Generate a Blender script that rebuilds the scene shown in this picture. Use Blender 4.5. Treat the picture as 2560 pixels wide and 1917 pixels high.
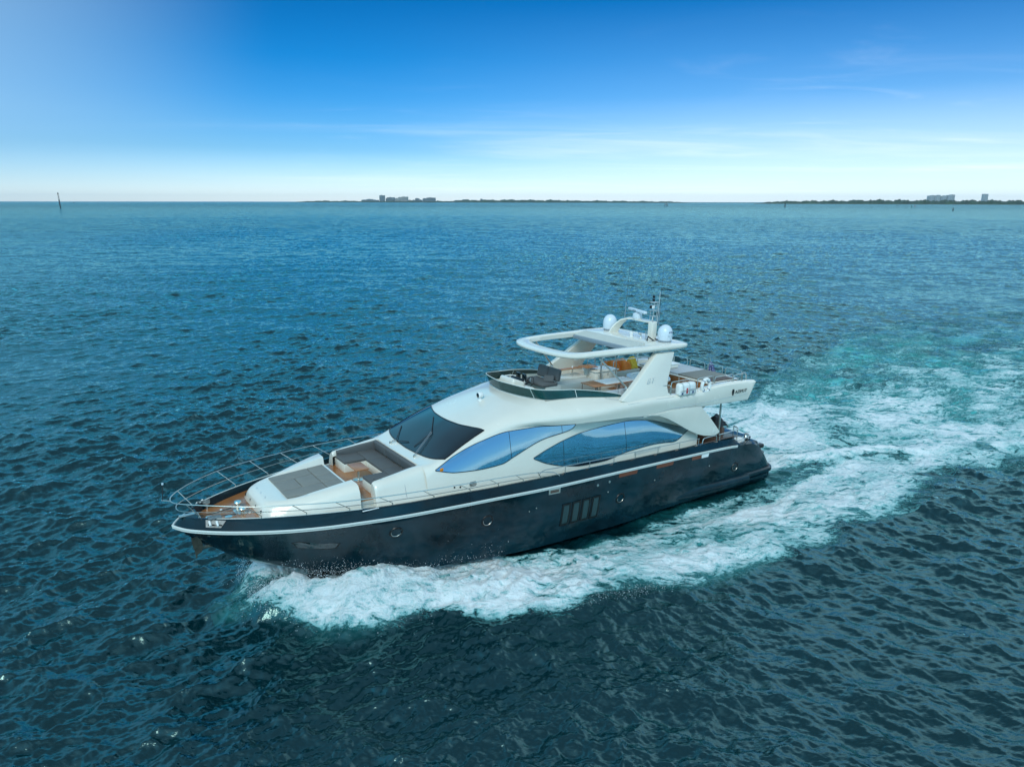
import bpy, bmesh, math, random
import numpy as np
from mathutils import Vector, Matrix
from mathutils.bvhtree import BVHTree

for o in list(bpy.data.objects):
    bpy.data.objects.remove(o)
SC = bpy.context.scene
COL = SC.collection
rnd = random.Random(7)

# ------------------------------------------------------------------ camera
CAM_H, PITCH, ROLL, FPX = 12.913, 0.24984, 0.00131, 1784.1
cam = bpy.data.cameras.new('camera')
cam.sensor_fit = 'HORIZONTAL'; cam.sensor_width = 36.0
cam.lens = FPX / 2560.0 * 36.0
cam.clip_start = 0.5; cam.clip_end = 60000.0
camo = bpy.data.objects.new('camera', cam); COL.objects.link(camo)
_c, _s = math.cos(PITCH), math.sin(PITCH)
_fw = Vector((0, _c, -_s)); _up = Vector((0, _s, _c)); _rt = Vector((1, 0, 0))
_r2 = _rt * math.cos(ROLL) + _up * math.sin(ROLL); _u2 = _up * math.cos(ROLL) - _rt * math.sin(ROLL)
camo.matrix_world = Matrix(((_r2.x, _u2.x, -_fw.x, 0), (_r2.y, _u2.y, -_fw.y, 0), (_r2.z, _u2.z, -_fw.z, CAM_H), (0, 0, 0, 1)))
SC.camera = camo

# ------------------------------------------------------------------ sky and sun
SUN_EL, SUN_AZ = math.radians(42), math.radians(-168)      # azimuth measured from +Y towards +X
W = bpy.data.worlds.new("World"); SC.world = W; W.use_nodes = True
wn, wl = W.node_tree.nodes, W.node_tree.links
wn.clear()
def N(nodes, t, **kw):
    n = nodes.new(t)
    for k, v in kw.items():
        if k == 'ins':
            for a, b in v.items(): n.inputs[a].default_value = b
        else: setattr(n, k, v)
    return n
wo = N(wn, 'ShaderNodeOutputWorld'); bg = N(wn, 'ShaderNodeBackground', ins={'Strength': 0.1})
sky = N(wn, 'ShaderNodeTexSky', sky_type='NISHITA', sun_disc=False)
sky.sun_elevation = SUN_EL; sky.sun_rotation = SUN_AZ
sky.air_density = 1.0; sky.dust_density = 0.3; sky.ozone_density = 1.5
tc = N(wn, 'ShaderNodeTexCoord')
sep = N(wn, 'ShaderNodeSeparateXYZ'); wl.new(tc.outputs['Generated'], sep.inputs[0])
# deeper blue low down; extra brightness added overhead to light water and whites
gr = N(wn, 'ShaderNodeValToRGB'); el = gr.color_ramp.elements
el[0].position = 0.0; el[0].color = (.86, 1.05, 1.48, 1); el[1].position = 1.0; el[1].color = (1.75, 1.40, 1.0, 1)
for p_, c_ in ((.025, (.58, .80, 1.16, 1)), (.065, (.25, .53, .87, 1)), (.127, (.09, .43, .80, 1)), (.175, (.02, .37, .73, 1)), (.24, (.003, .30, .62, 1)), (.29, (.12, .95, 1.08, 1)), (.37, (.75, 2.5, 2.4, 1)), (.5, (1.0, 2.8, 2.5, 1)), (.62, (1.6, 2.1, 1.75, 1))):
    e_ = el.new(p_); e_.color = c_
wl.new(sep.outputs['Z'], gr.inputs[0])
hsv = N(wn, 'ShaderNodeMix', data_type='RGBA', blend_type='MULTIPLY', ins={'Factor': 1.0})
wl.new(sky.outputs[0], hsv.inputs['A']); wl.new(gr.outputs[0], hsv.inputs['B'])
# thin cirrus on a flat layer high above: project the direction onto a plane
mx = N(wn, 'ShaderNodeMath', operation='ADD', ins={1: 0.06}); wl.new(sep.outputs['Z'], mx.inputs[0])
mxx = N(wn, 'ShaderNodeMath', operation='MAXIMUM', ins={1: 0.03}); wl.new(mx.outputs[0], mxx.inputs[0])
dx = N(wn, 'ShaderNodeMath', operation='DIVIDE'); wl.new(sep.outputs['X'], dx.inputs[0]); wl.new(mxx.outputs[0], dx.inputs[1])
dy = N(wn, 'ShaderNodeMath', operation='DIVIDE'); wl.new(sep.outputs['Y'], dy.inputs[0]); wl.new(mxx.outputs[0], dy.inputs[1])
cmb = N(wn, 'ShaderNodeCombineXYZ'); wl.new(dx.outputs[0], cmb.inputs[0]); wl.new(dy.outputs[0], cmb.inputs[1])
def cirrus(scale, rot, stretch, lo, hi, seed, dist):
    mp = N(wn, 'ShaderNodeMapping', ins={'Rotation': (0, 0, rot), 'Scale': (scale, scale * stretch, 1), 'Location': (seed, seed * .7, 0)})
    wl.new(cmb.outputs[0], mp.inputs[0])
    nz = N(wn, 'ShaderNodeTexNoise', ins={'Scale': 1.0, 'Detail': 9.0, 'Roughness': 0.6, 'Distortion': dist}); wl.new(mp.outputs[0], nz.inputs['Vector'])
    mr = N(wn, 'ShaderNodeMapRange', interpolation_type='SMOOTHSTEP', ins={'From Min': lo, 'From Max': hi}); wl.new(nz.outputs[0], mr.inputs['Value'])
    return mr
c1 = cirrus(0.16, 0.5, 2.4, 0.46, 0.72, 3.1, 0.9)
c2 = cirrus(0.75, -0.3, 1.8, 0.52, 0.85, 11.3, 1.2)
c3 = cirrus(0.07, 0.2, 1.0, 0.34, 0.56, 5.7, 0.4)      # where there is cloud at all
m1 = N(wn, 'ShaderNodeMath', operation='MULTIPLY_ADD', ins={1: 0.5}); wl.new(c2.outputs[0], m1.inputs[0]); wl.new(c1.outputs[0], m1.inputs[2])
m2a = N(wn, 'ShaderNodeMath', operation='MULTIPLY'); wl.new(m1.outputs[0], m2a.inputs[0]); wl.new(c3.outputs[0], m2a.inputs[1])
lr = N(wn, 'ShaderNodeMapRange', ins={'From Min': -0.45, 'From Max': 0.25, 'To Min': 0.05, 'To Max': 1.0}); wl.new(sep.outputs['X'], lr.inputs['Value'])
m2 = N(wn, 'ShaderNodeMath', operation='MULTIPLY'); wl.new(m2a.outputs[0], m2.inputs[0]); wl.new(lr.outputs[0], m2.inputs[1])
# fade towards the zenith
fz = N(wn, 'ShaderNodeMapRange', ins={'From Min': 0.0, 'From Max': 0.26, 'To Min': 1.0, 'To Max': 0.10}); wl.new(sep.outputs['Z'], fz.inputs['Value'])
m3 = N(wn, 'ShaderNodeMath', operation='MULTIPLY', use_clamp=True); wl.new(m2.outputs[0], m3.inputs[0]); bk = N(wn, 'ShaderNodeMapRange', ins={'From Min': 0.1, 'From Max': -0.3, 'To Min': 0.0, 'To Max': 1.0}); wl.new(sep.outputs['Y'], bk.inputs['Value']); fz2 = N(wn, 'ShaderNodeMath', operation='MAXIMUM'); wl.new(fz.outputs[0], fz2.inputs[0]); wl.new(bk.outputs[0], fz2.inputs[1]); wl.new(fz2.outputs[0], m3.inputs[1])
m4 = N(wn, 'ShaderNodeMath', operation='MULTIPLY', ins={1: 0.6}); wl.new(m3.outputs[0], m4.inputs[0])
mixc = N(wn, 'ShaderNodeMix', data_type='RGBA'); mixc.inputs['B'].default_value = (8.0, 8.8, 9.2, 1)
wl.new(m4.outputs[0], mixc.inputs['Factor']); # pale lavender veil low on the left
dt = N(wn, 'ShaderNodeVectorMath', operation='DOT_PRODUCT'); dt.inputs[1].default_value = (-.80, .58, .16); wl.new(tc.outputs['Generated'], dt.inputs[0])
vr = N(wn, 'ShaderNodeMapRange', interpolation_type='SMOOTHSTEP', ins={'From Min': .80, 'From Max': 1.02, 'To Max': .62}); wl.new(dt.outputs['Value'], vr.inputs['Value'])
veil = N(wn, 'ShaderNodeMix', data_type='RGBA'); veil.inputs['B'].default_value = (3.0, 4.9, 6.6, 1); vz = N(wn, 'ShaderNodeMapRange', ins={'From Min': 0.0, 'From Max': 0.10, 'To Min': .15, 'To Max': 1.0}); wl.new(sep.outputs['Z'], vz.inputs['Value']); vq = N(wn, 'ShaderNodeMath', operation='MULTIPLY'); wl.new(vr.outputs[0], vq.inputs[0]); wl.new(vz.outputs[0], vq.inputs[1]); wl.new(vq.outputs[0], veil.inputs['Factor']); wl.new(hsv.outputs['Result'], veil.inputs['A'])
# bright milky cloud on the right: low down; more added above the frame to brighten the water
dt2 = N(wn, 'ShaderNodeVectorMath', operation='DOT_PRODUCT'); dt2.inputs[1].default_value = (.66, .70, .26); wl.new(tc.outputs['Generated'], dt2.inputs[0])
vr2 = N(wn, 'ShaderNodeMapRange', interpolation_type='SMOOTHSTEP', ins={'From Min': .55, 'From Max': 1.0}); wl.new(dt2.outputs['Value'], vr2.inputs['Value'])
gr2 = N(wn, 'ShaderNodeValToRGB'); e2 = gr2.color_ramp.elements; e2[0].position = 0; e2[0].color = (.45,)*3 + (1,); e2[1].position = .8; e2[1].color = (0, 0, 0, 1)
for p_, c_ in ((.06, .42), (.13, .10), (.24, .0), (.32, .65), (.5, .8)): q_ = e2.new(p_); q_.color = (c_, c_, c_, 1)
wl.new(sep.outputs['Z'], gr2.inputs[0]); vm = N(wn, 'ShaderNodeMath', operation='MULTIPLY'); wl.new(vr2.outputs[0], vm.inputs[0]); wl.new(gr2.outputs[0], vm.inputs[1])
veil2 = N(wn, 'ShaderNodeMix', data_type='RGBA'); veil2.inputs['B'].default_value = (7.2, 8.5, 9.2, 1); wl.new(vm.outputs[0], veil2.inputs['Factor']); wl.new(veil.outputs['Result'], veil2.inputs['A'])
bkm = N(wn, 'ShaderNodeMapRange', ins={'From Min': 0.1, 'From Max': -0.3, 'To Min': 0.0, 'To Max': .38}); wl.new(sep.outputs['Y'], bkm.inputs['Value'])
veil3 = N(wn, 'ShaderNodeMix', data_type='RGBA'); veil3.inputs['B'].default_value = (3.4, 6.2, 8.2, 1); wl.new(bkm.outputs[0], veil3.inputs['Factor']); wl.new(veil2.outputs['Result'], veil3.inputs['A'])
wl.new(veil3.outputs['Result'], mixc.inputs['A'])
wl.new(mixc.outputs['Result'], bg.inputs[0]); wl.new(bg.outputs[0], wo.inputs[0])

sun = bpy.data.lights.new('sun', 'SUN'); sun.energy = 1.1; sun.angle = math.radians(22); sun.color = (1.0, 0.97, 0.88)
so = bpy.data.objects.new('sun', sun); COL.objects.link(so)
_d = Vector((math.sin(SUN_AZ) * math.cos(SUN_EL), math.cos(SUN_AZ) * math.cos(SUN_EL), math.sin(SUN_EL)))
so.rotation_euler = _d.to_track_quat('Z', 'Y').to_euler(); so.location = _d * 500
SC.view_settings.view_transform = 'Standard'; SC.view_settings.look = 'None'
SC.view_settings.exposure = 0.55; SC.view_settings.gamma = 1.0
SC.cycles.max_bounces = 6; SC.cycles.use_denoising = True

# ------------------------------------------------------------------ yacht frame: x forward, y to port, z up
BX, BY, BZ, HEAD, TRIM = 11.03389, 34.79906, 0.0005, 3.75016, 0.0282
MB_ = Matrix.Translation((BX, BY, BZ)) @ Matrix.Rotation(HEAD, 4, 'Z') @ Matrix.Rotation(-TRIM, 4, 'Y')
# ------------------------------------------------------------------ small maths
def pchip(xs, ys):
    xs = np.asarray(xs, float); ys = np.asarray(ys, float)
    if xs[0] > xs[-1]: xs = xs[::-1]; ys = ys[::-1]
    h = np.diff(xs); d = np.diff(ys) / h
    m = np.zeros(len(xs)); m[0] = d[0]; m[-1] = d[-1]
    for i in range(1, len(xs) - 1):
        if d[i-1] * d[i] > 0:
            w1 = 2*h[i] + h[i-1]; w2 = h[i] + 2*h[i-1]
            m[i] = (w1 + w2) / (w1/d[i-1] + w2/d[i])
    def f(q):
        q = np.clip(np.asarray(q, float), xs[0], xs[-1])
        i = np.clip(np.searchsorted(xs, q) - 1, 0, len(xs) - 2)
        t = (q - xs[i]) / h[i]
        return ((2*t**3-3*t**2+1)*ys[i] + (t**3-2*t**2+t)*h[i]*m[i] + (-2*t**3+3*t**2)*ys[i+1] + (t**3-t**2)*h[i]*m[i+1])
    return f
def crom(P, n):
    """smooth open curve through points P, n steps per span"""
    P = [Vector(p) for p in P]; Q = [P[0]*2-P[1]] + P + [P[-1]*2-P[-2]]; out = []
    for i in range(1, len(Q) - 2):
        for k in range(n):
            t = k / n; a, b, c, d = Q[i-1], Q[i], Q[i+1], Q[i+2]
            out.append(0.5*((2*b)+(c-a)*t+(2*a-5*b+4*c-d)*t*t+(3*b-a-3*c+d)*t**3))
    out.append(P[-1]); return out

# ------------------------------------------------------------------ mesh builder
class MB:
    def __init__(s): s.v = []; s.f = []; s.m = []; s.mats = []
    def mi(s, m):
        if m not in s.mats: s.mats.append(m)
        return s.mats.index(m)
    def add(s, V, F, mat):
        b = len(s.v); k = s.mi(mat)
        s.v += [tuple(p) for p in V]
        for f in F: s.f.append(tuple(i + b for i in f)); s.m.append(k)
    def grid(s, G, mat, closed=False, flip=False):
        """G[i][j] points; closed joins the last column to the first"""
        n = len(G); k = len(G[0]); V = [p for r in G for p in r]; F = []
        for i in range(n - 1):
            for j in range(k if closed else k - 1):
                a, b = i*k + j, i*k + (j+1) % k; c, d = b + k, a + k
                F.append((a, d, c, b) if flip else (a, b, c, d))
        s.add(V, F, mat)
    def box(s, x0, x1, y0, y1, z0, z1, mat, r=0.0, seg=2, taper=0.0):
        bm = bmesh.new(); bmesh.ops.create_cube(bm, size=1.0)
        for v in bm.verts:
            t = taper if v.co.z > 0 else 0
            v.co = Vector(((x0+x1)/2 + v.co.x*(x1-x0-2*t), (y0+y1)/2 + v.co.y*(y1-y0-2*t), (z0+z1)/2 + v.co.z*(z1-z0)))
        if r > 0: bmesh.ops.bevel(bm, geom=bm.edges[:], offset=r, segments=seg, profile=0.5, affect='EDGES')
        bm.verts.index_update()
        s.add([v.co.copy() for v in bm.verts], [[v.index for v in f.verts] for f in bm.faces], mat); bm.free()
    def obox(s, c, sz, rot, mat, r=0.0, seg=2):
        """oriented box: centre, size, Euler"""
        t = MB(); t.box(-sz[0]/2, sz[0]/2, -sz[1]/2, sz[1]/2, -sz[2]/2, sz[2]/2, mat, r, seg)
        from mathutils import Euler
        R = Euler(rot).to_matrix(); s.add([R @ Vector(p) + Vector(c) for p in t.v], t.f, mat)
    def tube(s, P, r, mat, n=8, cap=True, closed=False):
        P = [Vector(p) for p in P]; m = len(P); rr = r if isinstance(r, (list, tuple)) else [r]*m
        up = None; G = []
        for i in range(m):
            t = ((P[(i+1) % m] - P[i-1]) if closed else (P[min(i+1, m-1)] - P[max(i-1, 0)]))
            t = t.normalized() if t.length > 1e-9 else Vector((0, 0, 1))
            if up is None: up = Vector((0, 0, 1)) if abs(t.z) < .9 else Vector((1, 0, 0))
            a = (up - t * up.dot(t)); a = a.normalized() if a.length > 1e-6 else t.orthogonal().normalized()
            b = t.cross(a); up = a
            G.append([P[i] + (a*math.cos(2*math.pi*k/n) + b*math.sin(2*math.pi*k/n))*rr[i] for k in range(n)])
        if closed: G.append(G[0])
        s.grid(G, mat, closed=True)
        if cap and not closed:
            s.add(G[0], [tuple(range(n))], mat); s.add(G[-1], [tuple(range(n))[::-1]], mat)
    def lathe(s, c, prof, mat, n=24, axis='z'):
        """prof: (radius, height)"""
        G = []
        for r, h in prof:
            row = []
            for k in range(n):
                a = 2*math.pi*k/n; u, w = r*math.cos(a), r*math.sin(a)
                row.append({'z': (c[0]+u, c[1]+w, c[2]+h), 'y': (c[0]+u, c[1]+h, c[2]+w), 'x': (c[0]+h, c[1]+u, c[2]+w)}[axis])
            G.append(row)
        s.grid(G, mat, closed=True, flip=(axis != 'y'))
    def prism(s, pts, fn, th, mat, nrm=None):
        """outline -> 3D by fn(p, side) for side 0/1, closed walls"""
        n = len(pts); A = [fn(p, 0) for p in pts]; B = [fn(p, 1) for p in pts]
        s.add(A + B, [tuple(range(n))[::-1], tuple(range(n, 2*n))] + [(i, (i+1) % n, n+(i+1) % n, n+i) for i in range(n)], mat)
    def build(s, name, parent=None, sharp=35, label=None, weld=True, smooth=True, mod=None, recalc=True):
        me = bpy.data.meshes.new(name); me.from_pydata(s.v, [], s.f); me.update()
        for m in s.mats: me.materials.append(m)
        me.polygons.foreach_set('material_index', s.m)
        bm = bmesh.new(); bm.from_mesh(me)
        if weld: bmesh.ops.remove_doubles(bm, verts=bm.verts, dist=0.0004)
        if recalc: bmesh.ops.recalc_face_normals(bm, faces=bm.faces)
        bm.to_mesh(me); bm.free()
        if smooth:
            me.shade_smooth(); me.set_sharp_from_angle(angle=math.radians(sharp))
        o = bpy.data.objects.new(name, me); COL.objects.link(o)
        if parent is not None: o.parent = parent
        if label: o['label'] = label
        return o
def tag(o, label=None, cat=None, group=None, kind=None):
    for k, v in (('label', label), ('category', cat), ('group', group), ('kind', kind)):
        if v: o[k] = v
    return o
def empty(name, M=None, label=None, cat=None, group=None):
    o = bpy.data.objects.new(name, None); COL.objects.link(o); o.empty_display_size = .3
    if M is not None: o.matrix_world = M
    return tag(o, label, cat, group)
def shift(mb, c):
    mb.v = [(p[0]-c[0], p[1]-c[1], p[2]-c[2]) for p in mb.v]; return mb
def onboard(mb, base, name, label, cat, group=None, **kw):
    """a loose thing carried by the yacht: one mesh with its origin at its base"""
    o = shift(mb, base).build(name, **kw); o.matrix_world = MB_ @ Matrix.Translation(base)
    return tag(o, label, cat, group)

# ------------------------------------------------------------------ materials
def mat(name, col, rough=.5, metal=0., coat=0., bump=None, var=None, ior=1.5, spec=None, alpha=None):
    m = bpy.data.materials.new(name); m.use_nodes = True; n, l = m.node_tree.nodes, m.node_tree.links
    b = n['Principled BSDF']; b.inputs['Base Color'].default_value = (*col, 1); b.inputs['Roughness'].default_value = rough
    b.inputs['Metallic'].default_value = metal; b.inputs['Coat Weight'].default_value = coat; b.inputs['IOR'].default_value = ior
    b.inputs['Coat Roughness'].default_value = .03
    t = N(n, 'ShaderNodeTexCoord')
    if var:   # (scale, amount): blotchy wear of the colour; on the hull, painted mottled reflections
        z = N(n, 'ShaderNodeTexNoise', ins={'Scale': var[0], 'Detail': 6.0, 'Roughness': .6}); l.new(t.outputs['Object'], z.inputs['Vector'])
        r = N(n, 'ShaderNodeMapRange', ins={'From Min': .3, 'From Max': .7, 'To Min': 1-var[1], 'To Max': 1+var[1]}); l.new(z.outputs[0], r.inputs['Value'])
        x = N(n, 'ShaderNodeMix', data_type='RGBA', blend_type='MULTIPLY', ins={'Factor': 1.0}); x.inputs['A'].default_value = (*col, 1)
        l.new(r.outputs[0], x.inputs['B']); l.new(x.outputs['Result'], b.inputs['Base Color'])
        r2 = N(n, 'ShaderNodeMapRange', ins={'From Min': .3, 'From Max': .7, 'To Min': rough*.8, 'To Max': min(1, rough*1.3)}); l.new(z.outputs[0], r2.inputs['Value']); l.new(r2.outputs[0], b.inputs['Roughness'])
    if bump:  # (scale, distance)
        z = N(n, 'ShaderNodeTexNoise', ins={'Scale': bump[0], 'Detail': 4.0}); l.new(t.outputs['Object'], z.inputs['Vector'])
        q = N(n, 'ShaderNodeBump', ins={'Strength': 1.0, 'Distance': bump[1]}); l.new(z.outputs[0], q.inputs['Height']); l.new(q.outputs[0], b.inputs['Normal'])
    return m
M = {}
M['gel'] = mat('white_gelcoat', (.74, .71, .62), .22, coat=.5, var=(.7, .03))
M['gelg'] = mat('grey_white_nonslip', (.50, .52, .48), .6, bump=(160, .001), var=(1.5, .05))
M['hull'] = mat('dark_navy_paint', (.003, .020, .029), .11, coat=.0, ior=1.38, var=(.6, .6), bump=(.9, .022))  # colour blotches here stand in for mottled reflections on the dark paint
M['black'] = mat('black_trim', (.004, .004, .005), .35)
M['steel'] = mat('polished_steel', (.70, .67, .61), .28, metal=1.0)
M['strake'] = mat('pale_rubber', (.62, .66, .62), .35)
M['cush'] = mat('charcoal_fabric', (.095, .10, .10), .9, bump=(300, .001), var=(5, .08))
M['pad'] = mat('taupe_grey_fabric', (.21, .215, .195), .9, bump=(300, .001), var=(4, .08))
M['seat'] = mat('pale_vinyl', (.42, .45, .47), .5, var=(4, .05))
M['tgl'] = mat('dark_tinted_glass', (.003, .011, .015), .03, ior=1.8)
M['mirror'] = mat('blue_mirror_glass', (.36, .56, .68), .03, metal=1.0, bump=(1.1, .0012))
M['teal'] = mat('smoked_green_acrylic', (.004, .04, .038), .06, coat=.5)
M['rubber'] = mat('black_rubber', (.02, .02, .022), .6)
M['brown'] = mat('brown_leatherette', (.10, .065, .05), .6)
M['red'] = mat('dark_red_teak', (.16, .045, .02), .4)  # dark red teak colour for the slots under the rub strake
M['orange'] = mat('orange_plastic', (.95, .22, .012), .6, var=(9, .1))
M['yellow'] = mat('yellow_plastic', (.85, .50, .03), .6, var=(9, .2))
M['amber'] = mat('amber_lens', (.8, .25, .02), .2)
M['dome'] = mat('radome_white', (.62, .70, .76), .3, coat=.2)
M['domeg'] = mat('radome_grey', (.25, .30, .34), .4)
M['blue'] = mat('blue_ink', (.02, .05, .16), .5)
M['faint'] = mat('faint_print', (.42, .50, .56), .5)
M['redf'] = mat('red_cloth', (.55, .03, .04), .8)
M['greenf'] = mat('green_cloth', (.01, .10, .06), .8)
M['white'] = mat('white_paint', (.78, .80, .78), .4)
M['pane'] = mat('grey_teal_louvre', (.022, .055, .060), .35); M['chock'] = mat('worn_steel_chock', (.26, .27, .26), .5, metal=.6, var=(14, .4)); M['mast'] = mat('pale_grey_mast_paint', (.40, .46, .48), .4); M['anch'] = mat('dull_galvanised', (.16, .15, .12), .45, metal=.8, var=(9, .3))
def wood(name, c1, c2, plank, axis=1, glossy=.3, gap=.10):
    m = bpy.data.materials.new(name); m.use_nodes = True; n, l = m.node_tree.nodes, m.node_tree.links; b = n['Principled BSDF']
    t = N(n, 'ShaderNodeTexCoord'); s = N(n, 'ShaderNodeSeparateXYZ'); l.new(t.outputs['Object'], s.inputs[0])
    mp = N(n, 'ShaderNodeMapping', ins={'Scale': (3, 40, 40) if axis == 1 else (40, 3, 40)}); l.new(t.outputs['Object'], mp.inputs[0])
    z = N(n, 'ShaderNodeTexNoise', ins={'Scale': 1.0, 'Detail': 5.0}); l.new(mp.outputs[0], z.inputs['Vector'])
    z2 = N(n, 'ShaderNodeTexNoise', ins={'Scale': 1.3, 'Detail': 4.0}); l.new(t.outputs['Object'], z2.inputs['Vector'])
    a = N(n, 'ShaderNodeMath', operation='ADD'); l.new(z.outputs[0], a.inputs[0]); l.new(z2.outputs[0], a.inputs[1])
    h = N(n, 'ShaderNodeMath', operation='MULTIPLY', ins={1: .5}); l.new(a.outputs[0], h.inputs[0])
    r = N(n, 'ShaderNodeMapRange', ins={'From Min': .38, 'From Max': .62}); l.new(h.outputs[0], r.inputs['Value'])
    x = N(n, 'ShaderNodeMix', data_type='RGBA'); x.inputs['A'].default_value = (*c1, 1); x.inputs['B'].default_value = (*c2, 1); l.new(r.outputs[0], x.inputs['Factor'])
    p = N(n, 'ShaderNodeMath', operation='DIVIDE', ins={1: plank}); l.new(s.outputs[axis], p.inputs[0])
    f = N(n, 'ShaderNodeMath', operation='FRACT'); l.new(p.outputs[0], f.inputs[0])
    g = N(n, 'ShaderNodeMath', operation='LESS_THAN', ins={1: gap}); l.new(f.outputs[0], g.inputs[0])
    y = N(n, 'ShaderNodeMix', data_type='RGBA'); y.inputs['B'].default_value = (.03, .018, .012, 1); l.new(g.outputs[0], y.inputs['Factor']); l.new(x.outputs['Result'], y.inputs['A'])
    l.new(y.outputs['Result'], b.inputs['Base Color']); b.inputs['Roughness'].default_value = glossy; b.inputs['Coat Weight'].default_value = .3; b.inputs['Coat Roughness'].default_value = .15
    return m
M['teak'] = wood('varnished_teak_planks', (.25, .095, .028), (.44, .19, .065), .06)
M['teakt'] = wood('teak_table_top', (.33, .13, .05), (.45, .20, .08), 5.0, glossy=.45, gap=-1.0)

# ------------------------------------------------------------------ the sea
def fft_tile(L, n, lmin, lmax, rms, wind, spread, seed, slope=4.0):
    g = np.random.default_rng(seed)
    k1 = 2*np.pi*np.fft.fftfreq(n, L/n); kx, ky = np.meshgrid(k1, k1, indexing='ij'); k = np.hypot(kx, ky); k[0, 0] = 1e-9
    lam = 2*np.pi/k
    S = np.exp(-.5*(lam/lmax)**4) * k**(-slope) * (lam > lmin) * (lam < lmax*2.2)
    if spread > 0:
        c = np.cos(np.arctan2(ky, kx) - wind); S = S * (np.abs(c)**spread + .06)
    A = np.sqrt(S) * (g.normal(size=(n, n)) + 1j*g.normal(size=(n, n))); A[0, 0] = 0
    h = np.fft.ifft2(A); sc = rms / h.real.std()
    dx = np.fft.ifft2(-1j*kx/k*A).real*sc; dy = np.fft.ifft2(-1j*ky/k*A).real*sc
    return h.real*sc, dx, dy, L, n
def samp(T, x, y, comp=0):
    L, n = T[3], T[4]; u = (x/L % 1.0)*n; v = (y/L % 1.0)*n
    i = np.floor(u).astype(int); j = np.floor(v).astype(int); a = u-i; b = v-j; i %= n; j %= n; i2 = (i+1) % n; j2 = (j+1) % n; t = T[comp]
    return (t[i, j]*(1-a)*(1-b) + t[i2, j]*a*(1-b) + t[i, j2]*(1-a)*b + t[i2, j2]*a*b)
def sstep(a, b, x):
    t = np.clip((x-a)/(b-a), 0, 1); return t*t*(3-2*t)
WD = math.radians(-100)
TA = fft_tile(173., 768, 1.6, 17., .080, WD, 2.5, 11, 3.5)
TB = fft_tile(43., 512, .55, 2.6, .038, 0, 3.0, 12, 3.7)
TC = fft_tile(11.7, 512, .11, .75, .0145, 0, 3.0, 13, 3.6)
TD = fft_tile(19., 512, .16, 3.0, 1.0, 0, 0, 14, 3.0)      # turbulence of broken water, no direction
TE = fft_tile(61., 256, 2., 14.0, 1.0, 0, 0, 15, 3.2)
def to_boat(x, y):
    dx, dy = x-BX, y-BY; c, s = math.cos(HEAD), math.sin(HEAD)
    return dx*c+dy*s, -dx*s+dy*c
y_out = pchip([26, 24.0, 23.3, 22.5, 21, 19.5, 18, 16, 14, 11.5, 8, 5, 2, -1, -5, -10, -18, -30, -60], [.05, 1.0, 2.1, 2.95, 3.6, 4.0, 5.0, 6.2, 6.8, 7.4, 7.7, 7.8, 8.4, 8.9, 9.0, 9.4, 11, 14, 20])
y_in = pchip([26, 23, 20, 17, 14, 12, 9.5, 7.9, 5.9, 2.2, 0, -4, -10, -20, -60], [0, .0, .6, 1.8, 2.8, 3.2, 3.45, 3.8, 4.3, 4.4, 4.0, 3.6, 3.4, 4, 8])
den_b = pchip([25, 24.2, 23.4, 21, 17, 13, 9, 5, 0, -5, -10, -16, -28, -60], [0, .45, .95, 1.08, 1.0, .94, .92, .90, .90, .86, .72, .52, .30, .05])
rid_y = pchip([1, -1.4, -3.4, -7.3, -9, -12.5, -20, -40], [2.0, 2.1, 2.5, 3.4, 4.6, 6.6, 10, 18])
rid_h = pchip([1, -1.4, -4, -9, -13, -20, -40], [0, .15, .34, .30, .20, .10, 0])
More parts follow.
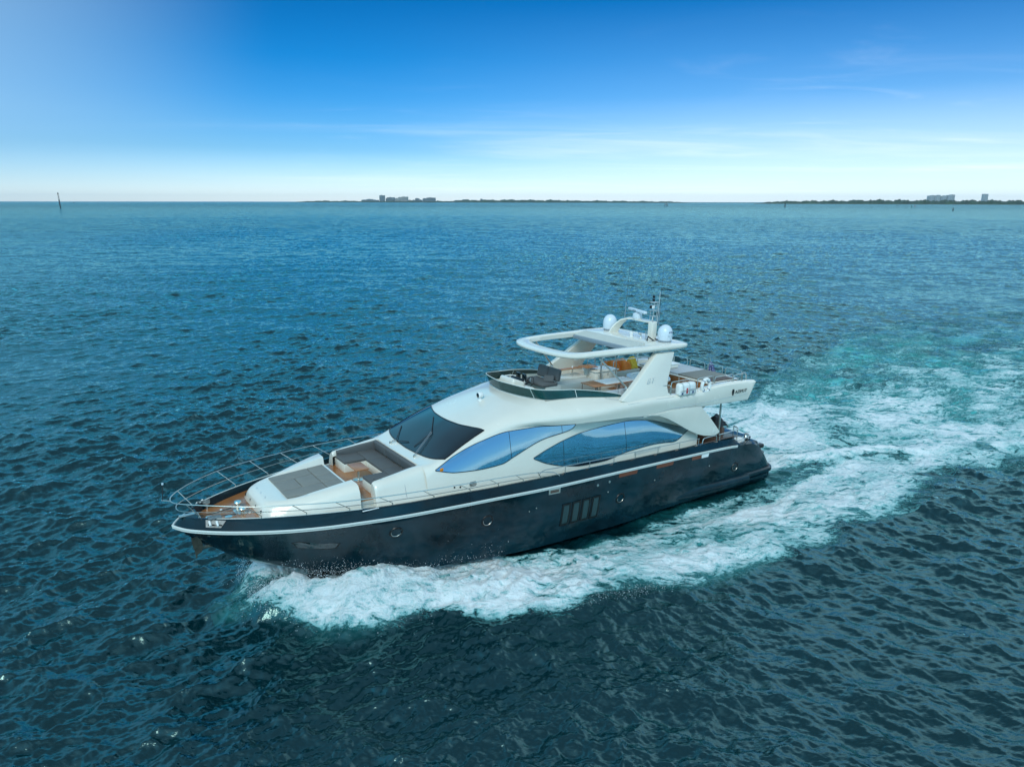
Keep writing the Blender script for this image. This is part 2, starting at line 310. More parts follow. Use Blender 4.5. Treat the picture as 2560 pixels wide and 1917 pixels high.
def wake(x, y):
    """boat-frame water features: height, foam density, aeration"""
    ya = np.abs(y); yo = y_out(x); yi = y_in(x)
    wob = samp(TE, x*1.0, y*1.0)*.38; yo = yo + wob*np.clip((24.5-x)/6, 0, 1)*.9
    inb = (x < 25.2)
    # edge softness grows aft
    so_ = .42 + .02*np.clip(22-x, 0, 40)
    band = sstep(yi-.25, yi+.45, ya) * (1-sstep(yo-so_*1.6, yo+so_, ya))
    d = band*den_b(x)*inb
    # streaky thin foam left along the hull and between band and wake
    d = np.maximum(d, .46*(ya < yo)*(x < 13)*(x > -22)*sstep(3.0, 3.5, ya)*sstep(-26, -6, x)*(1-sstep(yo-1.5, yo, ya)))
    # stern wake: boiling water between the ridges
    ry = rid_y(x); aft = x < 1.2
    core = (1-sstep(ry-.6, ry+.35, ya))*aft; soft = (1-sstep(ry-3.5, ry+.5, ya))*aft
    cd = pchip([1.2, 0, -3, -8, -14, -24, -40, -70], [.0, .95, 1.0, .95, .84, .68, .52, .25])(x)
    d = np.maximum(d, core*cd)
    rg = np.exp(-((ya-ry)/.75)**2)*aft*(rid_h(x) > 0)
    d = np.maximum(d, rg*pchip([1, -1, -4, -10, -14, -24, -40], [.2, .95, 1.1, 1.0, .85, .5, .0])(x))
    # calm slick patches break the trail further aft
    pt = samp(TE, x*.6+7, y*1.2)
    d = d*(1-.28*sstep(.2, 1.4, pt)*(x < -12)) + .15*samp(TE, x*.9+20, y*1.6)*(d > .05)*(d < 1.0)
    d = d*np.where((y < 0) & (x < -2), 1-.40*sstep(-4, -14, x)*sstep(3.5, 6.0, ya), 1)
    # heights
    cr = pchip([25, 24, 23, 21.5, 19.5, 17, 14, 10, 4, -4], [.05, .55, 1.2, 2.2, 3.0, 4.2, 5.6, 6.5, 6.9, 7.6])(x)
    hh = pchip([25.4, 24.3, 23, 21.5, 19, 16, 12, 8, 2, -6, -20], [0, .30, 1.10, 1.02, .62, .46, .32, .24, .18, .10, 0])(x)
    wd = pchip([25, 23, 20, 15, 8, -4], [.7, .7, .85, 1.1, 1.2, 1.5])(x)
    h = hh*np.where(ya > cr, np.exp(-((ya-cr)/wd)**2), np.exp(-((ya-cr)/(wd*1.5))**2))
    # water piled up against the fore hull
    h = h + .50*np.exp(-((x-20.3)/2.8)**2)*np.exp(-(np.clip(ya-1.8, 0, 9)/1.2)**2)
    h = h + rid_h(x)*rg - .22*np.exp(-((x+.8)/2.0)**2)*np.exp(-(ya/2.2)**2) + .30*np.exp(-((x+8)/4.0)**2)*np.exp(-(ya/1.8)**2)
    h = h - .12*np.exp(-((x-7)/5.)**2)*np.exp(-((ya-3.6)/.8)**2)
    # divergent wash spreading outside the foam
    ph = (ya - yo)*1.9; h = h + .07*np.sin(ph)*np.exp(-np.clip(ya-yo, 0, 50)/7.)*(ya > yo)*sstep(24, 14, x)*sstep(-60, -10, x)
    ae = np.maximum(np.where(x < -8, soft, core)*pchip([1, -3, -12, -30, -60], [.7, .85, 1.0, .8, .1])(x), band*pchip([25, 22, 12, 0, -20, -50], [.5, .45, .6, .35, .25, 0])(x)*inb)
    ae = np.maximum(ae, (1-sstep(yo, yo+1.2, ya))*(x < 24)*(x > -20)*.12)
    ae = 1.0*ae*np.clip(.75+.5*samp(TE, x*.8, y*1.7+9), .1, 1.3)
    return h, np.clip(d, 0, 1.2), np.clip(ae, 0, 1)
def sea_height(x, y, r):
    wa = 1-sstep(600, 1800, r); wb = 1-sstep(200, 500, r); wc = 1-sstep(50, 110, r)
    # gusts: ripples are rougher in some patches than in others
    gust = np.clip(1+.45*samp(TE, x*.11+4, y*.05), .35, 1.8)
    hA = samp(TA, x, y); dxA, dyA = samp(TA, x, y, 1), samp(TA, x, y, 2); ch = .85
    # the short seas cross: crests swing from one heading on the left to another on the right
    lf = sstep(12, -12, x + .0*y); hB = 0; hC = 0; dxB = 0; dyB = 0
    for T_, wgt, angs in ((TB, 0, (-50, -132)), (TC, 1, (-58, -122))):
        for k, an in enumerate(angs):
            a = math.radians(an); ca, sa = math.cos(a), math.sin(a); u, v = x*ca+y*sa+k*17, -x*sa+y*ca+k*5
            w_ = np.sqrt(.12+.88*(lf if k == 0 else 1-lf))*gust; h_ = samp(T_, u, v)*w_
            if wgt: hC = hC + h_
            else:
                hB = hB + h_; p_, q_ = samp(T_, u, v, 1)*w_, samp(T_, u, v, 2)*w_; dxB = dxB + p_*ca-q_*sa; dyB = dyB + p_*sa+q_*ca
    bx, by = to_boat(x, y); near = (np.abs(bx) < 75) & (np.abs(by) < 32)
    wh = np.zeros_like(x); fo = np.zeros_like(x); ae = np.zeros_like(x)
    wh[near], fo[near], ae[near] = wake(bx[near], by[near])
    tb = np.zeros_like(x)
    tn = samp(TD, bx[near]*.42, by[near]*.6); tn2 = samp(TD, bx[near]*2.1+3, by[near]*2.1)
    amp = np.clip(fo[near], 0, 1)**1.5*(.065+.07*sstep(9, 20, bx[near]))
    tb[near] = (np.abs(tn)*-1.0+.75)*amp + (np.abs(tn2)*-1+.7)*amp*.16
    calm = 1-.55*np.clip(fo, 0, 1)
    # never let open water climb inside the hull
    z = (hA*wa + hB*wb*calm + hC*wc*calm)*(1-.5*(fo > .9)) + wh + tb
    inside = (bx > .3) & (bx < 20.5) & (np.abs(by) < 1.9-np.clip(bx-14, 0, 8)*.24)
    z = np.where(inside, np.minimum(z, -.15), z)
    ox = -(dxA*wa + dxB*wb*calm)*ch; oy = -(dyA*wa + dyB*wb*calm)*ch
    return z, ox, oy, fo, ae
def build_sea():
    dense = np.radians(np.arange(-43, 43.001, .078)); left = np.radians(np.arange(-180, -43, .7)); right = np.radians(np.arange(43.7, 180, .7))
    th = np.concatenate([left, dense, right])
    rr = [0.0, 3.0, 6.0, 9.0]
    while rr[-1] < 12500:
        r = rr[-1]; q = .0028 if r < 650 else (.0055 if r < 1850 else .05); rr.append(r*(1+q))
    rr = np.array(rr); n, m = len(rr), len(th)
    R, T = np.meshgrid(rr, th, indexing='ij'); X = (R*np.sin(T)).ravel(); Y = (R*np.cos(T)).ravel(); R = R.ravel()
    Z = np.zeros_like(X); OX = Z.copy(); OY = Z.copy(); FO = Z.copy(); AE = Z.copy()
    near = R < 1850
    Z[near], OX[near], OY[near], FO[near], AE[near] = sea_height(X[near], Y[near], R[near])
    co = np.stack([X+OX, Y+OY, Z], 1).astype(np.float32)
    i = np.arange(n-1)[:, None]*m; j = np.arange(m)[None, :]; jn = (j+1) % m
    F = np.stack([i+j, i+jn, i+m+jn, i+m+j], -1).reshape(-1, 4)
    me = bpy.data.meshes.new('water'); me.vertices.add(len(co)); me.vertices.foreach_set('co', co.ravel())
    me.loops.add(F.size); me.loops.foreach_set('vertex_index', F.ravel().astype(np.int32))
    me.polygons.add(len(F)); me.polygons.foreach_set('loop_start', np.arange(0, F.size, 4, dtype=np.int32)); me.polygons.foreach_set('loop_total', np.full(len(F), 4, np.int32))
    me.polygons.foreach_set('use_smooth', np.ones(len(F), bool)); me.update(); me.validate()
    for nm, v in (('foam', FO), ('air', AE)):
        a = me.attributes.new(nm, 'FLOAT', 'POINT'); a.data.foreach_set('value', v.astype(np.float32))
    o = bpy.data.objects.new('water', me); COL.objects.link(o); o['kind'] = 'structure'
    # material
    m_ = bpy.data.materials.new('sea_water'); m_.use_nodes = True; nn, l = m_.node_tree.nodes, m_.node_tree.links
    b = nn['Principled BSDF']; out = nn['Material Output']
    tc = N(nn, 'ShaderNodeTexCoord')
    def mapping(rot, sc):
        q = N(nn, 'ShaderNodeMapping', ins={'Rotation': (0, 0, rot), 'Scale': (*sc, 1)}); l.new(tc.outputs['Object'], q.inputs[0]); return q
    def noise(mp, s, d, r=.55, dist=0.):
        q = N(nn, 'ShaderNodeTexNoise', ins={'Scale': s, 'Detail': d, 'Roughness': r, 'Distortion': dist}); l.new(mp.outputs[0], q.inputs['Vector']); return q
    def math_(op, a, b2=None, c=None, clamp=False):
        q = N(nn, 'ShaderNodeMath', operation=op, use_clamp=clamp)
        for i_, v in enumerate((a, b2, c)):
            if v is None: continue
            if isinstance(v, (int, float)): q.inputs[i_].default_value = v
            else: l.new(v, q.inputs[i_])
        return q.outputs[0]
    def mrange(v, a, c, t0=0., t1=1., sm=True):
        q = N(nn, 'ShaderNodeMapRange', interpolation_type='SMOOTHSTEP' if sm else 'LINEAR', ins={'From Min': a, 'From Max': c, 'To Min': t0, 'To Max': t1}); l.new(v, q.inputs['Value']); return q.outputs[0]
    af = N(nn, 'ShaderNodeAttribute', attribute_name='foam').outputs['Fac']; aa = N(nn, 'ShaderNodeAttribute', attribute_name='air').outputs['Fac']
    mpw = mapping(-HEAD, (1, 1)); mpf = mapping(-HEAD, (.45, 1.0))
    # foam lace
    n1 = noise(mpf, 1.15, 7, .62, 1.4).outputs[0]; n2 = noise(mpf, 3.6, 6, .65, .9).outputs[0]; n3 = noise(mpw, 17, 4, .7).outputs[0]
    l1 = math_('SUBTRACT', 1.0, math_('ABSOLUTE', math_('MULTIPLY_ADD', n1, 5.0, -2.5)), None, True)
    l2 = math_('SUBTRACT', 1.0, math_('ABSOLUTE', math_('MULTIPLY_ADD', n2, 4.6, -2.3)), None, True)
    pat = math_('MULTIPLY_ADD', l1, .34, math_('MULTIPLY_ADD', l2, .36, math_('MULTIPLY', n3, .30)))
    pat = math_('MULTIPLY_ADD', n1, .55, math_('MULTIPLY', pat, .75))
    n0 = noise(mpf, .38, 4, .6, .6).outputs[0]; pat = math_('MULTIPLY_ADD', math_('SUBTRACT', n0, .5), .55, pat)
    thr = math_('SUBTRACT', .98, math_('MULTIPLY', af, .50))
    fm = mrange(math_('SUBTRACT', pat, thr), -.035, .10)
    fm = math_('MULTIPLY', fm, mrange(af, .02, .12))
    # bump: near ripples and far chop
    mpr = mapping(.25, (.6, 1.0))
    b1 = noise(mpr, 2.6, 5, .62).outputs[0]; b2_ = noise(mapping(-.4, (.5, 1.0)), .55, 4, .6).outputs[0]; b3 = noise(mapping(.1, (.4, 1.0)), .13, 3, .6).outputs[0]
    cd = N(nn, 'ShaderNodeVectorMath', operation='LENGTH'); l.new(tc.outputs['Object'], cd.inputs[0]); dist = cd.outputs['Value']
    f1 = mrange(dist, 30, 130, .045, .14, False); f2 = mrange(dist, 90, 400, .0, .75, False); f3 = mrange(dist, 300, 2000, .0, 5.0, False)
    hgt = math_('ADD', math_('MULTIPLY', b1, f1), math_('ADD', math_('MULTIPLY', b2_, f2), math_('MULTIPLY', b3, f3)))
    fh = math_('MULTIPLY', math_('MULTIPLY_ADD', pat, .12, math_('MULTIPLY', n3, .02)), fm)
    bp = N(nn, 'ShaderNodeBump', ins={'Strength': 1.0, 'Distance': 1.0}); l.new(math_('ADD', hgt, fh), bp.inputs['Height'])
    mixa = N(nn, 'ShaderNodeMix', data_type='RGBA'); mixa.inputs['A'].default_value = (.0002, .016, .021, 1); mixa.inputs['B'].default_value = (.05, .40, .39, 1)
    l.new(math_('MULTIPLY', mrange(aa, .05, 1.0, 0, 1, False), .85), mixa.inputs['Factor'])
    l.new(mixa.outputs['Result'], b.inputs['Base Color']); b.inputs['Roughness'].default_value = .06; b.inputs['IOR'].default_value = 1.40; b.inputs['Specular Tint'].default_value = (.60, 1.0, 1.0, 1)
    l.new(mrange(dist, 60, 3000, .05, .22, False), b.inputs['Roughness'])
    l.new(bp.outputs[0], b.inputs['Normal'])
    fb = N(nn, 'ShaderNodeBsdfPrincipled', ins={'Roughness': .9}); fb.inputs['Base Color'].default_value = (.74, .79, .80, 1)
    l.new(bp.outputs[0], fb.inputs['Normal'])
    fcx = N(nn, 'ShaderNodeMix', data_type='RGBA'); fcx.inputs['A'].default_value = (.08, .42, .43, 1); fcx.inputs['B'].default_value = (.80, .86, .87, 1)
    l.new(mrange(math_('SUBTRACT', pat, thr), -.0, .42), fcx.inputs['Factor']); l.new(fcx.outputs['Result'], fb.inputs['Base Color'])
    # clear-water surface: dark body colour under a sky reflection
    df = N(nn, 'ShaderNodeBsdfDiffuse'); l.new(mixa.outputs['Result'], df.inputs['Color']); l.new(bp.outputs[0], df.inputs['Normal'])
    gl = N(nn, 'ShaderNodeBsdfGlossy', distribution='GGX'); gl.inputs['Color'].default_value = (.60, 1.0, 1.0, 1); l.new(bp.outputs[0], gl.inputs['Normal']); l.new(mrange(dist, 60, 3000, .05, .13, False), gl.inputs['Roughness'])
    fr = N(nn, 'ShaderNodeFresnel', ins={'IOR': 1.75}); l.new(bp.outputs[0], fr.inputs['Normal'])
    wx = N(nn, 'ShaderNodeMixShader'); l.new(fr.outputs[0], wx.inputs[0]); l.new(df.outputs[0], wx.inputs[1]); l.new(gl.outputs[0], wx.inputs[2]); b = wx
    mxs = N(nn, 'ShaderNodeMixShader'); l.new(fm, mxs.inputs[0]); l.new(b.outputs[0], mxs.inputs[1]); l.new(fb.outputs[0], mxs.inputs[2]); l.new(mxs.outputs[0], out.inputs[0])
    me.materials.append(m_)
    return o
if not globals().get("NOSEA"): build_sea()

# ------------------------------------------------------------------ the yacht
Y = empty('motor_yacht', MB_, 'large motor yacht with dark navy hull and white superstructure speeding over the sea', 'yacht')

# --- hull lines
zk = pchip([-.2, 8, 14, 18, 20, 22.26, 23.15, 23.75, 24.33, 24.88, 25.42, 25.76, 26.06], [-.75, -.85, -.85, -.62, -.32, .13, .49, .77, 1.11, 1.55, 1.94, 2.29, 2.60])
yc_ = pchip([0, 6, 10, 14, 18, 20, 22, 23, 24.3, 24.9, 25.4, 26.06], [2.72, 2.78, 2.8, 2.76, 2.42, 2.02, 1.42, 1.05, .55, .32, .14, 0])
zc_ = pchip([0, 7, 10, 14, 18, 20, 22, 23, 24.3, 24.9, 25.4, 26.06], [-.05, .0, -.1, -.06, .12, .30, .60, .86, 1.42, 1.78, 2.10, 2.6])
ys_ = pchip([.35, .9, 1.5, 3.6, 6, 9, 13.5, 17, 18.6, 20, 21.5, 22.96, 24.29, 25.53, 25.9, 26.06], [2.72, 2.83, 2.92, 3.06, 3.13, 3.17, 3.19, 3.12, 3.03, 2.91, 2.68, 2.26, 1.63, .77, .36, 0])
zs_ = pchip([.35, .94, 1.54, 2.1, 3.2, 3.8, 9.5, 13.6, 17, 20, 21.5, 24, 26.06], [.70, 1.30, 1.80, 2.02, 2.14, 2.20, 2.36, 2.42, 2.52, 2.57, 2.60, 2.60, 2.605])
yt_ = pchip([.35, .9, 1.5, 3.5, 6, 10, 13.5, 16, 18.8, 20.1, 21.43, 22.73, 24.08, 25.3, 25.6, 25.80], [2.70, 2.79, 2.84, 2.95, 3.01, 3.05, 3.05, 3.03, 2.94, 2.76, 2.44, 2.02, 1.46, .68, .36, 0])
zt_ = pchip([.35, .94, 1.54, 2.1, 2.9, 3.1, 3.5, 5.8, 8.3, 10.8, 12.5, 16, 18.8, 22, 25.3, 25.8], [.74, 1.41, 1.93, 2.10, 2.17, 2.30, 2.50, 2.58, 2.64, 2.69, 2.73, 2.81, 2.90, 2.89, 2.88, 2.84])
zdk = pchip([3.2, 5.5, 8, 12, 16, 20, 23.6, 25.8], [1.95, 2.45, 2.50, 2.56, 2.64, 2.72, 2.66, 2.60])
xs = sorted(set([round(v, 3) for v in list(np.linspace(.35, 3.6, 22)) + list(np.linspace(3.6, 22, 60)) + list(np.linspace(22, 25.8, 40)) + [25.88, 25.95, 26.0, 26.04, 26.06]]))
def hull_row(x, s):
    k = float(zk(x)); yc, zc = float(yc_(x)), float(zc_(x)); ysv, zsv = float(ys_(x)), float(zs_(x))
    zsv = min(zsv, float(zt_(x))-.04) if x < 3.2 else zsv
    ytv, ztv = float(yt_(min(x, 25.8))), float(zt_(min(x, 25.8)))
    if x > 25.8:
        t = (x-25.8)/.26; ytv = 0; ztv = 2.84*(1-t)+2.62*t
    r = [(x, 0, k), (x, s*yc*.5, k+(zc-k)*.48), (x, s*yc, zc), (x, s*(yc+.035*min(1, yc)), zc+.02)]
    fl = .10*float(np.clip((x-15)/7, 0, 1))      # hollow flare forward
    for t in (.15, .3, .45, .6, .75, .9): r.append((x, s*((yc+.03)+(ysv-yc-.03)*t + (.10*math.sin(math.pi*t)*(1-np.clip((x-13)/8, 0, 1)) - fl*math.sin(math.pi*t))*min(1, ysv)), zc+(zsv-zc)*t))
    r += [(x, s*ysv, zsv), (x, s*(ysv+.0), zsv+.03)]
    for t in (.3, .65, .92): r.append((x, s*(ysv+(ytv-ysv)*t), zsv+.03+(ztv-zsv-.03)*t))
    r.append((x, s*ytv, ztv)); r.append((x, s*max(0, ytv-.05), ztv+.025 if ytv > .06 else ztv)); r.append((x, s*max(0, ytv-.13), ztv+.02 if ytv > .14 else ztv))
    zb = float(zdk(x)) - .01 if x > 3.3 else min(float(zt_(x))-.02, 1.95)
    r.append((x, s*max(0, ytv-.15), min(zb, ztv))); return r
hb = MB()
for s in (1, -1): hb.grid([hull_row(x, s) for x in xs], M['hull'], flip=(s < 0))
# closed transom: slopes down and aft between the two quarters
q = hull_row(.35, 1); hb.add(q + [(a, -b, c) for a, b, c in q[::-1]], [tuple(range(2*len(q)))], M['hull'])
hull = hb.build('hull', Y, sharp=28)
# side extension (spray bulge) running into the bathing platform
bb = MB()
for s in (1, -1):
    G = []
    for x in np.linspace(7.4, 2.2, 30):
        t = (7.4-x)/5.2; w = .02+.30*min(1, t*1.6)**.7; yh = float(ys_(x))*0+2.80
        zz0, zz1 = .10+.02*t, .72-.10*t
        c = []
        for a in np.linspace(-90, 90, 9):
            a = math.radians(a); c.append((x, s*(yh+.02+w*max(0, math.cos(a))**.6), (zz0+zz1)/2 + (zz1-zz0)/2*math.sin(a)*(.25+.75*min(1, t*3))))
        G.append(c)
    bb.grid(G, M['hull'], flip=(s < 0))
    bb.add(G[0], [tuple(range(9))], M['hull'])
bb.build('hull_side_bulge', hull)
# bathing platform
pb = MB(); out = []
for a in np.linspace(0, 90, 10): out.append((.62-.72*math.sin(math.radians(a)), 2.28+.72*math.cos(math.radians(a))))
out = [(2.4, 3.02)] + out; outl = out + [(x, -y) for x, y in out[::-1]]
for k, (z0, z1, ins) in enumerate(((.10, .34, .10), (.36, .62, .0))):
    ring = []
    for zz, e in ((z0, ins+.10), (z0+.06, ins+.01), ((z0+z1)/2, ins), (z1-.05, ins+.01), (z1, ins+.08)):
        ring.append([(x+e*(1 if x < .5 else 0), y-e*(1 if y > 0 else -1), zz) for x, y in outl])
    pb.grid(ring, M['hull'])
    pb.add(ring[-1], [tuple(range(len(outl)))], M['rubber'] if k else M['hull']); pb.add(ring[0], [tuple(range(len(outl)))[::-1]], M['hull'])
pb.build('bathing_platform', Y)
tb_ = MB(); tb_.box(.5, 1.7, -2.62, 2.62, .45, 1.35, M['hull'], .12, 3); tb_.box(1.2, 3.2, -2.72, 2.72, 1.0, 1.98, M['hull'], .12, 3)
tb_.build('transom', Y)
# pale double rub strake
for s in (1, -1):
    t = MB(); xx = list(np.linspace(3.25, 22, 50)) + list(np.linspace(22.1, 26.0, 40)) + [26.05, 26.07]
    for dz, r, off in ((.015, .034, .015), (-.045, .020, .012)):
        t.tube([(x+.02*(x > 25.9), s*(float(ys_(x))+off), float(zs_(x))+dz) for x in xx], r, M['strake'], 8)
    t.build('rub_strake', hull)
# portholes
def hull_y(x, z):
    r = hull_row(x, 1); best = 3.0
    for a, b in zip(r[2:-4], r[3:-3]):
        if min(a[2], b[2]) <= z <= max(a[2], b[2]) and abs(b[2]-a[2]) > 1e-5:
            return a[1]+(b[1]-a[1])*(z-a[2])/(b[2]-a[2])
    return best
def hull_frame(x, z):
    p = Vector((x, hull_y(x, z), z)); u = Vector((x+.3, hull_y(x+.3, z), z)) - p; w = Vector((x, hull_y(x, z+.15), z+.15)) - p
    u.normalize(); w.normalize(); n = w.cross(u)
    if n.y < 0: n = -n
    w = n.cross(u); 
    if w.z < 0: w = -w
    return p, u, w, n
def circ(p, u, w, r, n=24, off=0, nn=None): return [p + nn*off + (u*math.cos(2*math.pi*k/n) + w*math.sin(2*math.pi*k/n))*r for k in range(n)]
for s in (1, -1):
    for x, z in ((19.93, 1.93), (16.62, 1.68), (10.42, 1.22), (3.25, 1.15)):
        p, u, w, n = hull_frame(x, z); t = MB()
        R_ = [circ(p, u, w, a, 24, b, n) for a, b in ((.235, .004), (.225, .022), (.18, .024), (.165, -.03), (.15, -.045))]
        t.grid(R_, M['black'], closed=True); t.add(R_[-1], [tuple(range(24))], M['tgl'])
        a0 = 3.4; t.tube([p + n*.02 + (u*math.cos(a0+i*.16) + w*math.sin(a0+i*.16))*.165 for i in range(20)], .009, M['steel'], 6)
        if s < 0: t.v = [(a, -b, c) for a, b, c in t.v]
        t.build('porthole', hull)
    # tall hull windows in a row
    for i in range(4):
        x0 = 13.40 - i*.485; t = MB()
        def P2(x, z, o=0.0):
            return (x, hull_y(x, z)+o, z)
        x1 = x0-.42
        z0, z1 = .70-.01*i, 1.62
        out_, in_ = [(x0, z0), (x1, z0), (x1, z1), (x0, z1)], [(x0-.06, z0+.06), (x1+.06, z0+.06), (x1+.06, z1-.06), (x0-.06, z1-.06)]
        t.grid([[P2(a, b, .004) for a, b in out_], [P2(a, b, .03) for a, b in out_], [P2(a, b, .03) for a, b in in_], [P2(a, b, .008) for a, b in in_]], M['black'], closed=True)
        t.grid([[P2(x0-.06-(x0-x1-.12)*a, z0+.06+(z1-z0-.12)*b, .010) for a in (0, .5, 1)] for b in (0, .25, .5, .75, 1)], M['pane'])
        lip = [P2(a, b, .034) for a, b in in_]; t.tube(lip, .007, M['black'], 5, closed=True)
        if s < 0: t.v = [(a, -b, c) for a, b, c in t.v]
        t.build('hull_window', hull, smooth=False)
    # long recessed bow window
    t = MB(); o_ = [(23.05, 1.98), (22.85, 2.03), (21.62, 1.78), (21.72, 1.56), (22.0, 1.54), (22.85, 1.72)]
    def P3(x, z, o): return (x, hull_y(x, z)+o, z)
    cx_, cz_ = 22.35, 1.78; inn = [(cx_+(a-cx_)*.93, cz_+(b-cz_)*.84) for a, b in o_]
    t.grid([[P3(a, b, .003) for a, b in o_], [P3(a, b, .012) for a, b in o_], [P3(a, b, .006) for a, b in inn]], M['black'], closed=True)
    t.add([P3(a, b, .008) for a, b in inn] + [P3(cx_, cz_, .008)], [(i, (i+1) % 6, 6) for i in range(6)], M['tgl'])
    if s < 0: t.v = [(a, -b, c) for a, b, c in t.v]
    t.build('bow_window', hull, smooth=False)
    # slots under the strake, mirror-steel plate, small fittings
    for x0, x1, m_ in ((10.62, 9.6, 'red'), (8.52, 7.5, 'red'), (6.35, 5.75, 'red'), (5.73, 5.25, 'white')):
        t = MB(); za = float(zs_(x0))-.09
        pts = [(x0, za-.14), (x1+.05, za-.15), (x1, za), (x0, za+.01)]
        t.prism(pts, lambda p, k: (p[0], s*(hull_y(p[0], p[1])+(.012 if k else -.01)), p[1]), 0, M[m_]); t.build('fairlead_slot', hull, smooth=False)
    t = MB(); t.prism([(14.1, 2.17), (13.57, 2.15), (13.57, 2.35), (14.1, 2.38)], lambda p, k: (p[0], s*(hull_y(p[0], p[1])+(.02 if k else -.01)), p[1]), 0, M['steel'])
    t.prism([(14.03, 2.21), (13.64, 2.20), (13.64, 2.30), (14.03, 2.32)], lambda p, k: (p[0], s*(hull_y(p[0], p[1])+(.026 if k else .01)), p[1]), 0, M['brown']); t.build('steel_fairlead', hull, smooth=False)
    for x, z, r in ((11.71, 2.05, .05), (11.11, 2.07, .05), (11.14, 1.65, .028), (8.56, 1.62, .028), (5.14, 1.58, .03), (14.6, 1.75, .022), (14.9, 1.68, .022)):
        t = MB(); p, u, w, n = hull_frame(x, z); R_ = [circ(p, u, w, a, 10, b, n) for a, b in ((r, .0), (r, .014), (r*.8, .02))]
        if s < 0: R_ = [[Vector((q_.x, -q_.y, q_.z)) for q_ in r_] for r_ in R_]
        t.grid(R_, M['steel'], closed=True); t.add(R_[-1], [tuple(range(10))], M['steel'])
        t.build('hull_drain', hull)
    # chrome mooring fairlead let into the bow bulwark
    t = MB()
    def bw_(x, f, o): # point on the bulwark face
        a = (float(ys_(x)), float(zs_(x))+.03); b = (float(yt_(x)), float(zt_(x))); return (x, s*(a[0]+(b[0]-a[0])*f+o), a[1]+(b[1]-a[1])*f+o*.7)
    for f0, f1, o in ((.33, 1.05, .018), ):
        t.prism([(25.28, 1.0), (24.78, 1.0), (24.95, f0), (25.32, f0)], lambda p, k: bw_(p[0], p[1], o if k else -.01), 0, M['chock'])
    t.box(25.20, 24.85, s*.68-.06, s*.80+.04, 2.86, 2.93, M['chock'], .015)
    for x in (25.2, 25.02): 
        yb = float(yt_(x))-.02; t.tube([bw_(x, .45, .05), bw_(x, .9, .03)], .035, M['white'], 8); t.tube([bw_(x+.05, .55, .04), bw_(x-.1, .55, .04)], .02, M['black'], 6)
    t.build('bow_fairlead', hull)
cp = MB()
for s in (1, -1):
    cp.tube([(x, s*(float(yt_(x))-.09), float(zt_(x))+.028) for x in np.linspace(21.0, 25.15, 40)], .016, M['strake'], 6)
cp.box(18.62-.3+2.2, 18.62+2.45, 2.62, 2.67, 2.91, 2.93, M['white'], .008)
cp.build('cap_strip', hull)

# --- decks
dk = MB()
fx = [x for x in np.linspace(22.4, 25.62, 30)]
dk.grid([[(x, (float(yt_(x))-.13)*t, float(zdk(x))+.012) for t in np.linspace(-1, 1, 9)] for x in fx], M['teak'], flip=True); dk.build('foredeck', Y)
dk = MB()
dk.grid([[(x, s, float(zdk(x))+.002) for s in np.linspace(-1, 1, 9)*(float(yt_(x))-.13)] for x in np.linspace(5.4, 22.6, 50)], M['gelg'], flip=True)
side_deck = dk.build('side_deck', Y)
dk = MB()   # raised teak floor of the forward lounge with pale sides
dk.box(18.8, 20.98, -1.9, 1.9, 2.60, 2.90, M['gelg'], .0); dk.box(18.85, 20.95, -1.87, 1.87, 2.90, 2.935, M['teak']); dk.build('lounge_floor', Y)
dk = MB()   # closed dark nose with pale triangle
dk.grid([[(x, (float(yt_(x))-.02)*t, float(zt_(x))+.018-.03*abs(t)) for t in (-1, -.5, 0, .5, 1)] for x in np.linspace(25.38, 25.79, 8)], M['hull'], flip=True)
dk.box(25.30, 25.48, -.30, .30, 2.60, 2.78, M['strake'], .02); dk.box(25.4, 25.9, -.07, .07, 2.84, 2.90, M['steel'], .02)
dk.build('nose_plate', Y)
# foredeck hardware
def bollard(x, y, z, h=.26):
    t = MB(); t.lathe((x, y, z), [(.05, 0), (.035, .03), (.028, h*.8), (.10, h*.86), (.11, h*.95), (.05, h), (0, h)], M['steel'], 14); return t
for x, y in ((25.12, .45), (24.62, .72), (24.95, -.72)): bollard(x, y, 2.61).build('bollard', Y)
t = MB()
for y in (.18, -.18):
    t.lathe((24.1, y*1.6, 2.64), [(.13, 0), (.13, .05), (.07, .08), (.07, .16), (.12, .20), (.10, .24), (0, .25)], M['steel'], 16)
t.box(24.0, 24.3, -.22, .22, 2.63, 2.68, M['steel'], .02); t.build('windlass', Y)
t = MB(); t.tube([(24.3, .29, 2.70), (24.9, .12, 2.70), (25.4, .03, 2.78)], .018, M['anch'], 6); t.tube([(24.3, -.29, 2.70), (24.9, -.12, 2.70), (25.4, -.03, 2.78)], .018, M['anch'], 6); t.build('anchor_chain', Y)
t = MB(); t.tube([(23.85, 1.02, 2.70), (24.58, .61, 2.70)], .022, M['strake'], 6); t.lathe((24.62, .60, 2.66), [(.04, 0), (.04, .06), (0, .07)], M['white'], 10); t.build('deck_fitting', Y); t = MB(); t.lathe((23.9, .35, 2.66), [(.04, 0), (.04, .04), (0, .05)], M['white'], 10); t.build('deck_fitting', Y); t = MB(); t.lathe((24.6, -.35, 2.65), [(.04, 0), (.04, .04), (0, .05)], M['white'], 10); t.build('deck_fitting', Y)

